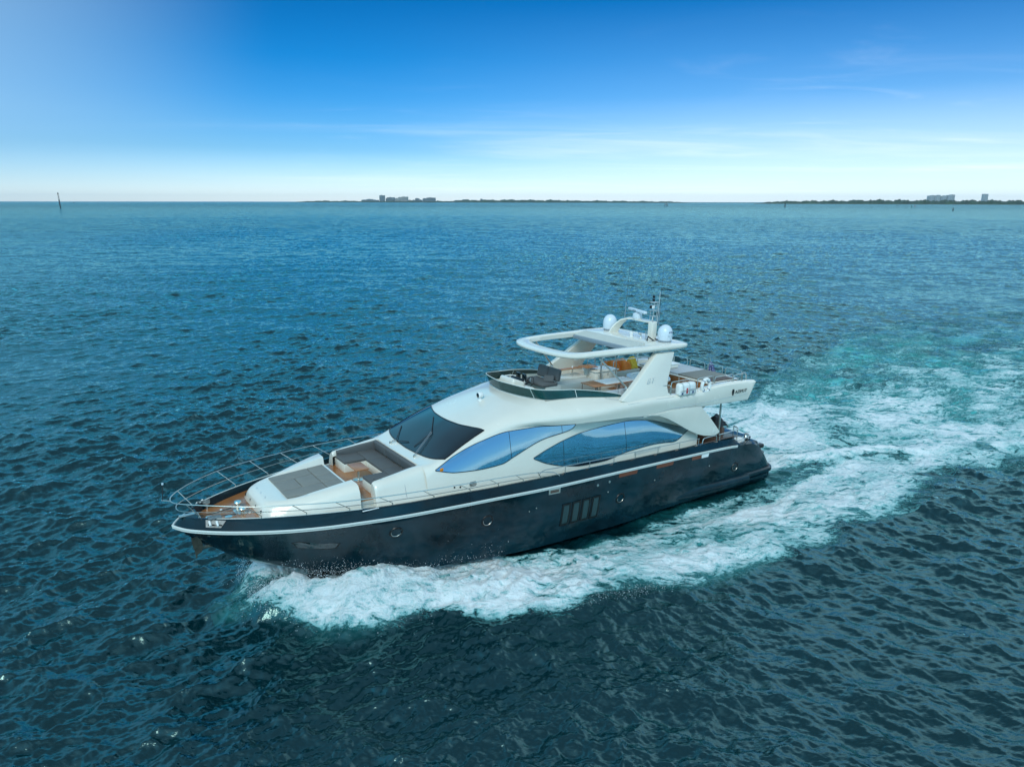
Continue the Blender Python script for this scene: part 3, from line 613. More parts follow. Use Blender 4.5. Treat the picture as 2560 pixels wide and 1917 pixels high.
# --- forward trunk with sunpad
def symm(r): return r + [(a, -b, c) for a, b, c in r[::-1] if abs(b) > 1e-6]
trunk_st = [ # x, base(y,z), shoulder(y,z), crest outer, crest inner, pad edge top, pad
 (20.86, (2.06, 2.70), (1.99, 3.26), (1.86, 3.44), (1.72, 3.495), (1.30, 3.49), (1.21, 3.24), (0, 3.23)),
 (21.0, (2.03, 2.70), (1.96, 3.26), (1.84, 3.42), (1.70, 3.475), (1.29, 3.47), (1.20, 3.24), (0, 3.23)),
 (21.5, (1.95, 2.70), (1.84, 3.20), (1.70, 3.35), (1.55, 3.40), (1.25, 3.39), (1.16, 3.21), (0, 3.21)),
 (22.0, (1.83, 2.70), (1.68, 3.13), (1.55, 3.26), (1.42, 3.31), (1.19, 3.30), (1.11, 3.19), (0, 3.19)),
 (22.5, (1.68, 2.69), (1.50, 3.05), (1.38, 3.17), (1.27, 3.215), (1.13, 3.215), (1.06, 3.165), (0, 3.17)),
 (22.9, (1.53, 2.68), (1.35, 3.00), (1.25, 3.12), (1.16, 3.16), (1.09, 3.165), (1.02, 3.155), (0, 3.165)),
 (23.25, (1.38, 2.67), (1.20, 2.97), (1.10, 3.08), (1.00, 3.125), (.9, 3.13), (.7, 3.14), (0, 3.145)),
 (23.48, (1.26, 2.66), (1.06, 2.94), (.94, 3.045), (.84, 3.09), (.7, 3.10), (.5, 3.11), (0, 3.115)),
 (23.61, (1.17, 2.66), (.98, 2.88), (.86, 2.97), (.76, 3.01), (.6, 3.03), (.4, 3.035), (0, 3.04)),
 (23.69, (1.09, 2.66), (.93, 2.76), (.82, 2.84), (.72, 2.88), (.55, 2.90), (.35, 2.91), (0, 2.92)),
 (23.72, (1.02, 2.655), (.90, 2.66), (.80, 2.665), (.70, 2.67), (.5, 2.67), (.3, 2.67), (0, 2.67))]
def loft_cols(st, n_x, mats_, lo=None, hi=None, sub=3, extra=None):
    """stations [(x, (y,z)...)] -> smooth grid rows from outboard base to centre"""
    X = [s_[0] for s_ in st]; k = len(st[0])-1
    fy = [pchip(X, [s_[1+i][0] for s_ in st]) for i in range(k)]; fz = [pchip(X, [s_[1+i][1] for s_ in st]) for i in range(k)]
    rows = []
    qs = n_x if hasattr(n_x, '__len__') else np.linspace(X[0], X[-1], n_x)
    for x in qs:
        P = [(float(x), float(fy[i](x)), float(fz[i](x))) for i in range(k)]
        rows.append([tuple(p) for p in crom(P, sub)] if sub > 1 else P)
    return rows
tk = MB(); xq = list(np.linspace(20.86, 23.2, 26)) + list(np.linspace(23.25, 23.72, 14))
rows = loft_cols(trunk_st, xq, None, sub=1)
# round the convex corners only (shoulder..crest): refine by hand
for s in (1, -1):
    tk.grid([[(a, s*b, c) for a, b, c in r] for r in rows], M['gel'], flip=(s > 0))
c0 = rows[0]; cap_ = c0 + [(a, -b, c) for a, b, c in c0[::-1]]
tk.add(cap_, [tuple(range(len(cap_)))], M['gel'])
for y in (-.45, 0, .45): tk.tube([(23.40, y-.08, 3.128), (23.44, y+.06, 3.126)], .008, M['steel'], 5)
for y in (-.85, -.3, .3, .85): tk.box(23.63+.02*(abs(y) < .5), 23.71, y-.02, y+.02, 2.84-.05, 2.88, M['black'], .005)
trunk = tk.build('foredeck_trunk', Y, sharp=42)
# sunpad: separate panels with seams
def pady(x): return float(pchip([20.95, 22.9], [1.17, 1.00])(x))
def padz(x): return float(pchip([20.95, 22.9], [3.235, 3.165])(x))
sp = MB(); sp.grid([[(x, pady(x)*t, padz(x)+.004) for t in (-1, 0, 1)] for x in (20.97, 22.88)], M['black'], flip=True)
def panel(x0, x1, f0, f1, h=.05):
    g = .010
    x0 += g; x1 -= g
    b = [(x0, pady(x0)*f0+g, padz(x0)), (x1, pady(x1)*f0+g, padz(x1)), (x1, pady(x1)*f1-g, padz(x1)), (x0, pady(x0)*f1-g, padz(x0))]
    c = Vector((sum(p[0] for p in b)/4, sum(p[1] for p in b)/4, 0))
    lo_ = [(p[0], p[1], p[2]-.02) for p in b]; mid = [(p[0], p[1], p[2]+h*.6) for p in b]
    def ins(p, e, h_): 
        d = Vector((p[0], p[1], 0))-c; return (p[0]-e*(1 if d.x > 0 else -1), p[1]-e*(1 if d.y > 0 else -1), p[2]+h_)
    sp.grid([lo_, mid, [ins(p, .012, h*.9) for p in b], [ins(p, .035, h) for p in b]], M['pad'], closed=True)
    sp.add([ins(p, .035, h) for p in b], [(0, 1, 2, 3)], M['pad'])
panel(20.95, 21.55, -1, -.15); panel(20.95, 21.55, -.15, .42); panel(20.95, 21.55, .42, 1)
panel(21.55, 22.9, -1, -.42); panel(21.55, 22.9, .42, 1); panel(22.2, 22.9, -.42, .42); panel(21.55, 22.2, -.42, .42)
sp.build('sunpad', Y, sharp=50)

# --- forward lounge: coaming moulding round a U-shaped seat
cm_st = [ # x, base, side, shoulder, top outer, top inner, inner bottom
 (18.30, (2.42, 2.66), (2.27, 3.10), (2.12, 3.50), (1.95, 3.70), (1.70, 3.72), (1.66, 3.70)),
 (18.85, (2.40, 2.66), (2.24, 3.08), (2.10, 3.44), (1.96, 3.62), (1.66, 3.66), (1.60, 3.30)),
 (19.5, (2.34, 2.66), (2.20, 3.05), (2.08, 3.37), (1.95, 3.53), (1.70, 3.57), (1.64, 3.30)),
 (20.1, (2.24, 2.66), (2.13, 3.02), (2.04, 3.32), (1.92, 3.46), (1.73, 3.49), (1.67, 3.30)),
 (20.30, (2.20, 2.66), (2.10, 3.00), (2.02, 3.28), (1.90, 3.42), (1.74, 3.455), (1.68, 3.30)),
 (20.36, (2.17, 2.66), (2.07, 2.98), (1.99, 3.24), (1.88, 3.38), (1.75, 3.41), (1.69, 3.28))]
cm = MB(); rows = loft_cols(cm_st, list(np.linspace(18.3, 20.25, 18)) + [20.3, 20.33, 20.36], None, sub=3)
for s in (1, -1):
    cm.grid([[(a, s*b, c) for a, b, c in r] for r in rows], M['gel'], flip=(s > 0))
    e = rows[-1]; inner = [(20.36, 1.69, 2.90), (20.36, 2.17, 2.90)]
    cm.add([(a, s*b, c) for a, b, c in e] + [(20.36, s*1.69, 2.66)], [tuple(range(len(e)+1))], M['gel'])
    # seat plinth of each arm
    y0, y1 = (.80, 1.70) if s > 0 else (-1.70, -.80)
    cm.box(18.9, 20.28, y0, y1, 2.93, 3.24, M['gel'], .02)
    cm.tube([(19.35, s*2.12, 3.30), (19.35, s*2.30, 2.85)], .006, M['domeg'], 4)
cm.box(18.5, 19.45, -1.7, 1.7, 2.93, 3.24, M['gel'], .02)
cm.box(18.3, 18.62, -1.72, 1.72, 3.1, 3.68, M['gel'], .03)
for y in (1.80, -1.80):
    for x in (20.05, 19.0): cm.lathe((x, y, 3.50 if x > 19.5 else 3.60), [(.03, -.02), (.03, .01), (0, .015)], M['steel'], 8)
coam = cm.build('lounge_coaming', Y, sharp=40)
def cushion(x0, x1, y0, y1, z0, z1, m='cush', r=.035): t = MB(); t.box(x0, x1, y0, y1, z0, z1, M[m], r, 3); return t
lc = []
for s in (1, -1):
    a, b = sorted((s*.80, s*1.62))
    cushion(19.47, 20.27, a, b, 3.24, 3.35).build('seat_cushion', Y)
for i in range(3):
    cushion(18.78, 19.46, -1.62+i*1.08+.006, -1.62+(i+1)*1.08-.006, 3.24, 3.36).build('seat_cushion', Y)
for i, (a, b) in enumerate(((-1.62, -.56), (-.55, .55), (.56, 1.62))):
    t = MB(); t.obox((18.70, (a+b)/2, 3.50), (.15, b-a, .40), (0, .22, 0), M['cush'], .045, 3); t.build('back_cushion', Y)
for s in (1, -1):
    t = MB(); G = []
    for x in np.linspace(18.68, 20.22, 12):
        zt = float(pchip([18.6, 19.5, 20.2], [3.67, 3.575, 3.50])(x)); yi = 1.65+(x-18.7)*.02
        G.append([(x, s*(yi-.10), 3.34), (x, s*(yi-.115), 3.34+(zt-3.34)*.7), (x, s*(yi-.09), zt-.01), (x, s*(yi-.03), zt+.012), (x, s*(yi+.03), zt), (x, s*(yi+.02), 3.3)])
    t.grid(G, M['cush'], closed=True); t.add(G[0], [tuple(range(6))], M['cush']); t.add(G[-1], [tuple(range(6))[::-1]], M['cush'])
    t.build('side_cushion', Y)
tt = MB(); tt.lathe((20.10, .05, 2.935), [(.20, 0), (.20, .015), (.05, .03), (.035, .06), (.035, .40), (.09, .44), (0, .44)], M['steel'], 20)
ped = tt.build('pedestal_base', None); tt = MB(); tt.box(19.84, 20.34, -.36, .42, 3.375, 3.415, M['teakt'], .012)
tabl = empty('lounge_table', None); tabl.parent = Y; ped.name = 'pedestal'; ped.parent = tabl; tt.build('table_top', tabl)

# --- superstructure shell: base .. cove .. lip .. brow .. shoulder .. centre
ss = [ #x      base         (side)       wintop       lip          edge         mid          shoulder     K1           centre
 (18.60, (2.38, 2.66), (2.30, 3.02), (2.20, 3.42), (2.14, 3.52), (2.06, 3.61), (1.97, 3.66), (1.72, 3.69), (.95, 3.67), (0, 3.66)),
 (18.25, (2.40, 2.66), (2.33, 3.03), (2.19, 3.60), (2.14, 3.66), (2.08, 3.71), (1.98, 3.745), (1.74, 3.75), (1.0, 3.745), (0, 3.74)),
 (17.87, (2.43, 2.66), (2.37, 3.05), (2.18, 3.81), (2.15, 3.84), (2.10, 3.86), (1.99, 3.89), (1.74, 3.91), (1.0, 3.94), (0, 3.95)),
 (17.0, (2.49, 2.65), (2.43, 3.12), (2.17, 4.16), (2.13, 4.21), (2.07, 4.25), (1.96, 4.29), (1.70, 4.35), (1.0, 4.41), (0, 4.43)),
 (16.14, (2.54, 2.64), (2.48, 3.20), (2.18, 4.43), (2.14, 4.49), (2.08, 4.54), (1.96, 4.60), (1.70, 4.68), (1.0, 4.75), (0, 4.78)),
 (15.2, (2.58, 2.63), (2.52, 3.28), (2.22, 4.56), (2.21, 4.63), (2.17, 4.72), (2.04, 4.84), (1.75, 4.95), (1.0, 5.04), (0, 5.08)),
 (14.2, (2.60, 2.61), (2.55, 3.30), (2.28, 4.56), (2.36, 4.62), (2.41, 4.76), (2.24, 4.96), (1.85, 5.16), (1.1, 5.30), (0, 5.37)),
 (13.4, (2.61, 2.60), (2.56, 3.30), (2.34, 4.48), (2.56, 4.54), (2.65, 4.77), (2.45, 5.03), (1.90, 5.30), (1.1, 5.40), (0, 5.44)),
 (12.1, (2.62, 2.58), (2.57, 3.28), (2.42, 4.38), (2.82, 4.51), (2.87, 4.80), (2.65, 5.08), (2.17, 5.33), (1.2, 5.36), (0, 5.36)),
 (10.3, (2.62, 2.55), (2.57, 3.22), (2.46, 4.15), (2.93, 4.46), (2.99, 4.86), (2.83, 5.06), (2.44, 5.19), (1.2, 5.2), (0, 5.2)),
 (9.0, (2.62, 2.52), (2.56, 3.18), (2.47, 4.05), (2.95, 4.38), (3.03, 4.86), (2.90, 5.06), (2.55, 5.10), (1.2, 5.1), (0, 5.1)),
 (7.5, (2.60, 2.49), (2.54, 3.10), (2.48, 3.76), (2.95, 4.37), (3.04, 4.80), (2.92, 5.00), (2.60, 5.02), (1.2, 5.0), (0, 5.0)),
 (6.2, (2.58, 2.47), (2.52, 2.95), (2.50, 3.36), (2.95, 4.32), (3.05, 4.80), (2.93, 4.98), (2.60, 4.99), (1.2, 5.0), (0, 5.0))]
def shell_row(fy, fz, x, a, b, sub=4):
    P = [(float(x), float(fy[i](x)), float(fz[i](x))) for i in range(a, b)]
    return [tuple(p) for p in crom(P, sub)]
ss_s = sorted(ss, key=lambda r: r[0]); SX = [r[0] for r in ss_s]
FY = [pchip(SX, [r[1+i][0] for r in ss_s]) for i in range(9)]; FZ = [pchip(SX, [r[1+i][1] for r in ss_s]) for i in range(9)]
sh = MB(); shell_polys = ([], [])
def shell_part(xs_, a, b, m=M['gel']):
    rows = [shell_row(FY, FZ, x, a, b) for x in xs_]
    for s in (1, -1):
        g = [[(p[0], s*p[1], p[2]) for p in r] for r in rows]; sh.grid(g, m, flip=(s > 0))
    return rows
nose = shell_part(np.linspace(13.4, 18.6, 60), 3, 9)
def cove(x):
    b_, w_, l_ = [np.array((float(FY[i](x)), float(FZ[i](x)))) for i in (0, 2, 3)]; aa = .35+.15*float(np.clip((x-13.5)/1.5, 0, 1)); w_[0] -= .13*float(np.clip((13.5-x)/2, 0, 1)); r = [np.array((b_[0]+(w_[0]-b_[0])*(aa*t+(1-aa)*t*t), b_[1]+(w_[1]-b_[1])*t)) for t in np.linspace(0, 1, 9)]
    for t in (.25, .5, .75, 1): q = w_+(l_-w_)*t; q = q + np.array((-.06, .08))*math.sin(math.pi*t)*min(1, (l_[0]-w_[0])/.3 if l_[0] > w_[0] else 0); r.append(q)
    return [(float(x), float(q[0]), float(q[1])) for q in r]
for rr_ in (np.linspace(13.4, 18.6, 70), np.linspace(5.5, 13.4, 70)):   # flat tumblehome sides with the cove above
    rows_ = [cove(x) for x in rr_]
    for s in (1, -1): sh.grid([[(a, s*b, c) for a, b, c in r] for r in rows_], M['gel'], flip=(s > 0))
shell_part(np.linspace(6.2, 13.4, 50), 3, 7)  # brow
shell = sh.build('superstructure', Y, sharp=32)
bv = BVHTree.FromPolygons([Vector(v) for v in sh.v], [list(f) for f in sh.f])
def side_hit(x, z, off=.0):
    h = bv.ray_cast(Vector((x, 2.1 if z < 4.3 else 1.6, z)), Vector((0, 1, 0)))
    h2 = bv.ray_cast(Vector((x, 6, z)), Vector((0, -1, 0)))
    y = None
    for q_ in (h, ):
        if q_[0] is not None: y = q_[0].y
    if y is None: y = h2[0].y if h2[0] is not None else 2.4
    return Vector((x, y+off, z))
def top_hit(x, y, off=.0):
    h = bv.ray_cast(Vector((x, y, 9)), Vector((0, 0, -1)))
    p, n = h[0], h[1]
    if n.z < 0: n = -n
    return p + n*off
# windshield
wb_x = pchip([-2.12, -1.9, -1.3, -.6, 0, .6, 1.3, 1.9, 2.12], [17.80, 17.98, 18.14, 18.20, 18.22, 18.20, 18.14, 17.98, 17.80]); wt_x = pchip([-1.96, -1.5, -.8, 0, .8, 1.5, 1.96], [16.14, 16.36, 16.56, 16.62, 16.56, 16.36, 16.14])
def ws_pt(t, v, off):
    yb, yt = 2.10*t, 1.95*t; xb, xt = float(wb_x(yb)), float(wt_x(yt))
    return top_hit(xb+(xt-xb)*v, yb+(yt-yb)*v, off)
w = MB(); T_ = np.linspace(-1, 1, 33); V_ = np.linspace(0, 1, 13)
w.grid([[ws_pt(t, v, .012) for t in T_] for v in V_], M['tgl'])
edge = [ws_pt(t, 0, .012) for t in T_] + [ws_pt(1, v, .012) for v in V_[1:]] + [ws_pt(t, 1, .012) for t in T_[::-1][1:]] + [ws_pt(-1, v, .012) for v in V_[::-1][1:-1]]
w.tube(edge, .022, M['black'], 6, closed=True); ws = w.build('windshield', shell)
def wiper(bx, by, ex, ey, fx0, fy0, fx1, fy1):
    t = MB(); a = top_hit(bx, by, .03); e = top_hit(ex, ey, .06)
    t.lathe(a, [(.05, -.03), (.05, .03), (0, .05)], M['steel'], 10)
    for d in (-.035, .035): t.tube([a+Vector((0, d, .03)), e+Vector((0, d, .02))], .011, M['steel'], 6)
    t.tube([top_hit(fx0, fy0, .035), e, top_hit(fx1, fy1, .035)], .014, M['rubber'], 6); t.build('wiper', shell)
wiper(18.36, .92, 17.35, .35, 18.05, .3, 16.75, -.62); wiper(18.40, -.92, 18.22, -.80, 18.0, -.2, 17.6, -1.6)
# side windows: blue mirror glass panels that follow the shell
w1u = pchip([18.25, 17.5, 16.4, 15.25, 14.2, 13.0, 12.25], [3.60, 3.98, 4.33, 4.52, 4.52, 4.42, 4.36]); w1l = pchip([18.25, 17.5, 16.6, 15.7, 15.15, 13.8, 12.45, 12.25], [3.585, 3.42, 3.38, 3.43, 3.62, 4.05, 4.22, 4.345])
w2u = pchip([14.35, 13.6, 12.8, 11.95, 9.75, 8.35, 7.2, 6.3, 5.95], [3.42, 3.68, 3.88, 4.01, 4.08, 3.93, 3.62, 3.33, 3.20]); w2l = pchip([14.35, 13.75, 12.9, 12.0, 11.0, 9.65, 8.3, 7.4, 6.95, 5.95], [3.40, 3.12, 2.88, 2.74, 2.72, 2.88, 2.93, 2.88, 2.83, 3.17])
for s in (1, -1):
    for (fu, fl_, x0, x1, seams) in ((w1u, w1l, 18.24, 12.26, (15.28, 12.95)), (w2u, w2l, 14.33, 5.97, (12.95, 9.72))):
        t = MB(); X = np.linspace(x0, x1, 60)
        def wp(x, v, off):
            z0, z1 = float(fl_(x)), float(fu(x)); p = side_hit(x, z0+(z1-z0)*v, off); return (p.x, s*p.y, p.z)
        t.grid([[wp(x, v, .014) for x in X] for v in np.linspace(0, 1, 9)], M['mirror'], flip=(s < 0))
        ed = [wp(x, 0, .014) for x in X] + [wp(x, 1, .014) for x in X[::-1]]
        t.tube(ed, .013, M['black'], 5, closed=True)
        for xx in seams: t.tube([wp(xx, v, .018) for v in np.linspace(.02, .98, 6)], .008, M['black'], 4)
        t.build('side_window', shell, sharp=60)
    p = side_hit(18.02, 3.60, .02); t = MB(); t.box(p.x-.06, p.x+.06, s*p.y-.02, s*p.y+.02, 3.54, 3.64, M['amber'], .01); t.build('side_light', shell)
    # vent louvre and small fittings low on the coachroof side
    t = MB()
    for k in range(4):
        z = 2.86+k*.045; p = side_hit(16.9, z, .008); t.tube([(16.9-.16+abs(k-1.5)*.03, s*p.y, z), (16.9+.16-abs(k-1.5)*.03, s*p.y, z)], .012, M['black'], 5)
    t.build('vent_louvre', shell)
    for x, z in ((17.62, 2.93), (17.40, 2.90)):
        t = MB(); p = side_hit(x, z, .01); t.lathe((x, s*p.y, z), [(.03, -.01), (.03, .012), (0, .014)], M['black'], 10, axis='y'); t.build('deck_filler', shell)
    t = MB(); P_ = [(9.35, 2.70), (7.75, 2.70), (7.75, 2.86), (7.85, 2.86), (9.35, 2.78)]
    t.prism([(9.3, 2.66), (7.75, 2.66), (7.75, 2.80), (9.3, 2.80)], lambda p_, k: (p_[0], s*(side_hit(p_[0], p_[1]).y+(.012 if k else -.01)), p_[1]), 0, M['gelg']); t.build('engine_air_grille', shell, smooth=False)
# aft bulkhead with dark glass doors, and the cabin end walls
t = MB(); t.box(5.42, 5.52, -2.56, 2.56, 2.0, 4.30, M['gel'], .02); t.box(5.36, 5.425, -1.6, 1.6, 2.05, 3.9, M['tgl'], .01)
t.build('aft_bulkhead', Y)
# searchlight on the roof
t = MB(); c = top_hit(15.05, -.05, 0)
t.lathe(c, [(.10, -.02), (.09, .03), (.04, .05), (.04, .12)], M['white'], 16)
t.lathe(c + Vector((-.12, 0, .19)), [(0, .0), (.08, .01), (.11, .06), (.11, .20), (.10, .235)], M['white'], 18, axis='x'); t.lathe(c + Vector((.105, 0, .19)), [(.10, 0), (.05, .012), (0, .014)], M['tgl'], 18, axis='x')
t.build('searchlight', Y)

# ------------------------------------------------------------------ flybridge
# aft wings: long beams that carry the brow on to the stern overhang
wg = [ # x, lip(bottom outer), edge, mid, top outer, top inner, inner bottom
 (2.34, (2.98, 4.98), (3.02, 5.02), (2.98, 5.05), (2.90, 5.08), (2.66, 5.06), (2.60, 4.70)),
 (4.4, (2.97, 4.28), (3.05, 4.85), (3.02, 5.08), (2.92, 5.17), (2.68, 5.15), (2.60, 4.70)),
 (5.4, (2.96, 4.31), (3.05, 4.83), (3.01, 5.03), (2.92, 5.11), (2.66, 5.10), (2.60, 4.70)),
 (6.25, (2.95, 4.32), (3.05, 4.80), (3.00, 4.93), (2.93, 4.985), (2.62, 4.985), (2.58, 4.70))]
F = MB()
def wrow(x):
    X = [r[0] for r in wg]; r = [(x, float(pchip(X, [w_[1+i][0] for w_ in wg])(x)), float(pchip(X, [w_[1+i][1] for w_ in wg])(x))) for i in range(6)]
    return r
for s in (1, -1):
    G = []
    for x in np.linspace(6.25, 2.74, 26): 
        r = wrow(x); bot = 4.22 + (x-2.7)*.03
        r = [(x, 2.95, min(bot, r[0][2]) if x < 4.4 else bot), (x, 3.00, bot+.10)] + r[1:]
        G.append([(a, s*b, c) for a, b, c in r])
    # slanted end: rows shift forward at the bottom
    for e in (2.6, 2.45, 2.36):
        r = wrow(max(e, 2.4)); k = (2.74-e)/.38; r = [(e, 2.95, 4.22+.75*k), (e, 3.0, 4.32+.66*k)] + [(e, b, max(c, 4.32+.66*k)) for a, b, c in r[1:]]
        r[-1] = (e, 2.6, 4.7+.1*k); G.append([(a, s*b, c) for a, b, c in r])
    F.grid(G, M['gel'], flip=(s < 0)); F.add(G[-1], [tuple(range(len(G[-1])))], M['gel'])
    F.tube([(x, s*3.052, 4.56-.01*(x-3)) for x in np.linspace(2.9, 7.6, 12)], .006, M['faint'], 4)
    for x in (7.9,): F.tube([(x_, s*(3.02), z_) for x_, z_ in ((9.15, 4.36), (8.6, 4.44), (7.9, 4.50), (6.9, 4.47), (5.85, 4.36))], .006, M['domeg'], 4)
F.build('wing', Y, sharp=35).name = 'flybridge_wing'
# deck slab and liner
F = MB(); F.box(2.62, 9.2, -2.93, 2.93, 4.30, 4.68, M['gel'], .04); F.box(9.2, 13.3, -2.3, 2.3, 4.5, 4.685, M['gel'], .0)
F.box(2.75, 8.3, -2.58, 2.58, 4.68, 4.70, M['teak']); F.box(8.3, 13.4, -1.85, 1.85, 4.69, 4.705, M['gelg'])
for s in (1, -1):
    F.grid([[(x, s*(yy-.02), 4.6), (x, s*(yy-.03), float(FZ[6](x))), (x, s*(yy+.03), float(FZ[6](x))+.012)] for x, yy in [(x, float(FY[6](x))) for x in np.linspace(6.2, 13.4, 40)]], M['gel'], flip=(s < 0))
F.grid([[(13.4, y, 4.6), (13.4, y, float(z_))] for y, z_ in ((-1.9, 5.3), (-1.1, 5.4), (0, 5.44), (1.1, 5.4), (1.9, 5.3))], M['gel'])
F.build('flybridge_deck', Y, sharp=30)
# smoked wind deflector, three panels a side
base = [(14.12, 0, 5.40), (14.05, .5, 5.39), (13.92, 1.05, 5.39), (13.66, 1.55, 5.37), (13.30, 1.88, 5.33), (12.6, 2.06, 5.335), (12.1, 2.17, 5.34), (11.2, 2.32, 5.27), (10.35, 2.43, 5.20), (9.9, 2.48, 5.17)]
topl = [(14.26, 0, 5.80), (14.20, .45, 5.80), (14.08, 1.0, 5.79), (13.85, 1.50, 5.76), (13.36, 1.78, 5.70), (12.6, 1.95, 5.65), (12.1, 2.03, 5.62), (11.2, 2.20, 5.50), (10.35, 2.36, 5.34), (9.9, 2.46, 5.20)]
Bc, Tc = crom(base, 4), crom(topl, 4); Bf = [Vector((p.x, -p.y, p.z)) for p in Bc[::-1][:-1]] + Bc; Tf = [Vector((p.x, -p.y, p.z)) for p in Tc[::-1][:-1]] + Tc
wdm = bpy.data.materials.new('green_acrylic_clear'); wdm.use_nodes = True; b_ = wdm.node_tree.nodes['Principled BSDF']
b_.inputs['Base Color'].default_value = (.004, .05, .046, 1); b_.inputs['Roughness'].default_value = .05; b_.inputs['Alpha'].default_value = .88
t = MB(); n_ = len(Bf)
t.grid([[Bf[i], Bf[i]*.5+Tf[i]*.5+Vector((.01, 0, 0)), Tf[i]] for i in range(n_)], wdm); t.grid([[Tf[i], Tf[i]+Vector((-.012, -.012*(1 if Tf[i].y > 0 else -1), 0)), Bf[i]*.5+Tf[i]*.5+Vector((-.004, 0, 0)), Bf[i]+Vector((-.012, -.012*(1 if Tf[i].y > 0 else -1), 0))] for i in range(n_)], wdm)
wd = t.build('wind_deflector', Y, sharp=60)
t = MB(); t.tube(Tf, .016, M['strake'], 6); t.tube([p+Vector((.01, 0, 0)) for p in Bf], .012, M['steel'], 5)
mid = n_//2
for k in (12, 24):
    for i in (mid-k, mid+k): t.tube([Bf[i], Tf[i]], .012, M['strake'], 5)
t.build('deflector_trim', wd)
# helm console
t = MB(); t.box(12.75, 13.45, -1.30, .35, 4.7, 5.42, M['gel'], .06, 3); t.obox((13.2, -.62, 5.48), (.62, 1.0, .36), (0, -.35, 0), M['gel'], .10, 4); t.obox((12.93, -.62, 5.56), (.10, .8, .22), (0, -.5, 0), M['black'], .02)
t.box(12.4, 12.85, -.2, .5, 4.7, 5.25, M['gelg'], .05); t.box(12.5, 12.9, -1.9, -1.35, 4.7, 5.35, M['gel'], .06)
t.lathe((13.28, -.78, 5.66), [(.055, 0), (.055, .03), (.045, .06), (0, .06)], M['black'], 12)
con = t.build('helm_console', Y, sharp=35)
t = MB(); c = Vector((12.55, -.25, 5.50)); ring = []
for k in range(24):
    a = 2*math.pi*k/24; ring.append(c + Vector((.06*math.sin(a)*0, .20*math.cos(a), .20*math.sin(a))).copy() + Vector((-.10*math.sin(a), 0, 0)))
t.tube(ring, .016, M['rubber'], 6, closed=True)
for k in (0, 8, 16): t.tube([c, ring[k]], .010, M['steel'], 5)
t.tube([c, c+Vector((.25, 0, -.08))], .03, M['black'], 8); t.build('steering_wheel', con)
for yy in (-.95, -.55):
    t = MB(); t.box(12.60, 12.66, yy-.13, yy+.13, 5.55, 5.78, M['tgl'], .01); t.tube([(12.63, yy, 5.4), (12.63, yy, 5.6)], .03, M['white'], 6); t.build('chart_screen', con)
t = MB(); t.tube([(13.1, -1.55, 5.35), (13.0, -1.5, 5.55), (12.75, -1.35, 5.60), (12.5, -1.15, 5.55), (12.35, -1.1, 5.40)], .02, M['white'], 6)
t.tube([(13.1, -1.65, 5.35), (13.0, -1.62, 5.50), (12.75, -1.5, 5.54)], .02, M['white'], 6); t.build('helm_grab_rail', Y)
# helm bench
t = MB(); t.box(11.35, 12.15, -1.15, .28, 4.7, 5.34, M['gelg'], .03); t.box(9.25, 11.35, -1.45, .06, 4.7, 5.28, M['gelg'], .04, 2); t.build('helm_seat_base', Y)
hs = empty('helm_seat', None); hs.parent = Y
t = MB(); t.box(11.55, 12.34, -1.12, .32, 5.35, 5.49, M['cush'], .045, 3); t.build('seat', hs)
for y0, y1 in ((-1.10, -.42), (-.40, .28)):
    t = MB(); t.obox((11.46, (y0+y1)/2, 5.74), (.22, y1-y0, .50), (0, -.18, 0), M['cush'], .08, 4); t.build('backrest', hs)
t = MB(); t.obox((11.80, .02, 5.60), (.14, .46, .30), (.1, -.55, .35), M['cush'], .06, 4)
onboard(t, (11.80, .02, 5.49), 'pillow', 'charcoal grey scatter pillow leaning on the helm seat backrest', 'pillow')
# teak bar counter on the starboard side and white wet bar
ct = empty('teak_counter', None); ct.parent = Y
t = MB(); t.box(9.05, 11.2, -.92, -.66, 5.68, 5.715, M['teakt'], .012); t.box(8.75, 9.4, -1.0, -.42, 5.69, 5.725, M['teakt'], .015); t.build('table_top', ct)
for x in (10.9, 9.9, 9.0):
    t = MB(); t.tube([(x, -.78, 5.25), (x, -.78, 5.69)], .022, M['steel'], 8); t.build('leg', ct)
t = MB(); t.box(9.3, 11.2, -1.30, -.55, 5.28, 5.36, M['gel'], .02); t.lathe((9.9, -.8, 5.715), [(.03, 0), (.035, .07), (0, .07)], M['white'], 10); t.build('cabinet_lid', Y)
wbm = MB(); wbm.box(7.75, 9.0, -1.1, -.25, 4.7, 5.50, M['gel'], .05, 3); wbm.box(7.70, 9.05, -1.15, -.20, 5.50, 5.555, M['gel'], .02)
for x in (7.95, 8.6): wbm.box(x, x+.30, -.245, -.235, 5.0, 5.40, M['gelg'], .003)
wbm.tube([(8.35, -.21, 5.33), (8.35, -.21, 5.45)], .012, M['black'], 5); wbm.build('wet_bar', Y, sharp=35)
# dinette
dn = empty('dinette_table', None); dn.parent = Y
t = MB(); t.box(8.45, 10.62, .62, 1.52, 5.405, 5.445, M['teakt'], .015); t.box(8.3, 9.95, .66, 1.46, 5.446, 5.452, M['white'], .002); t.build('table_top', dn)  # thin white sheet over the teak imitates glare on the table
for x in (8.9, 10.1):
    t = MB(); t.lathe((x, 1.07, 4.705), [(.16, 0), (.16, .02), (.05, .05), (.05, .66), (.10, .70)], M['steel'], 14); t.build('leg', dn)
for x, y in ((10.55, .66), (10.55, 1.48), (9.3, 1.48), (9.0, 1.48)):
    t = MB(); t.tube([(x, y, 5.40), (x, y, 5.1)], .014, M['brown'], 6); t.build('table_brace', dn)
t = MB(); t.box(8.3, 10.9, 1.62, 2.10, 4.7, 5.05, M['gel'], .03); t.box(10.75, 11.25, .6, 2.05, 4.7, 5.05, M['gel'], .03); ds = t.build('dinette_sofa', Y)
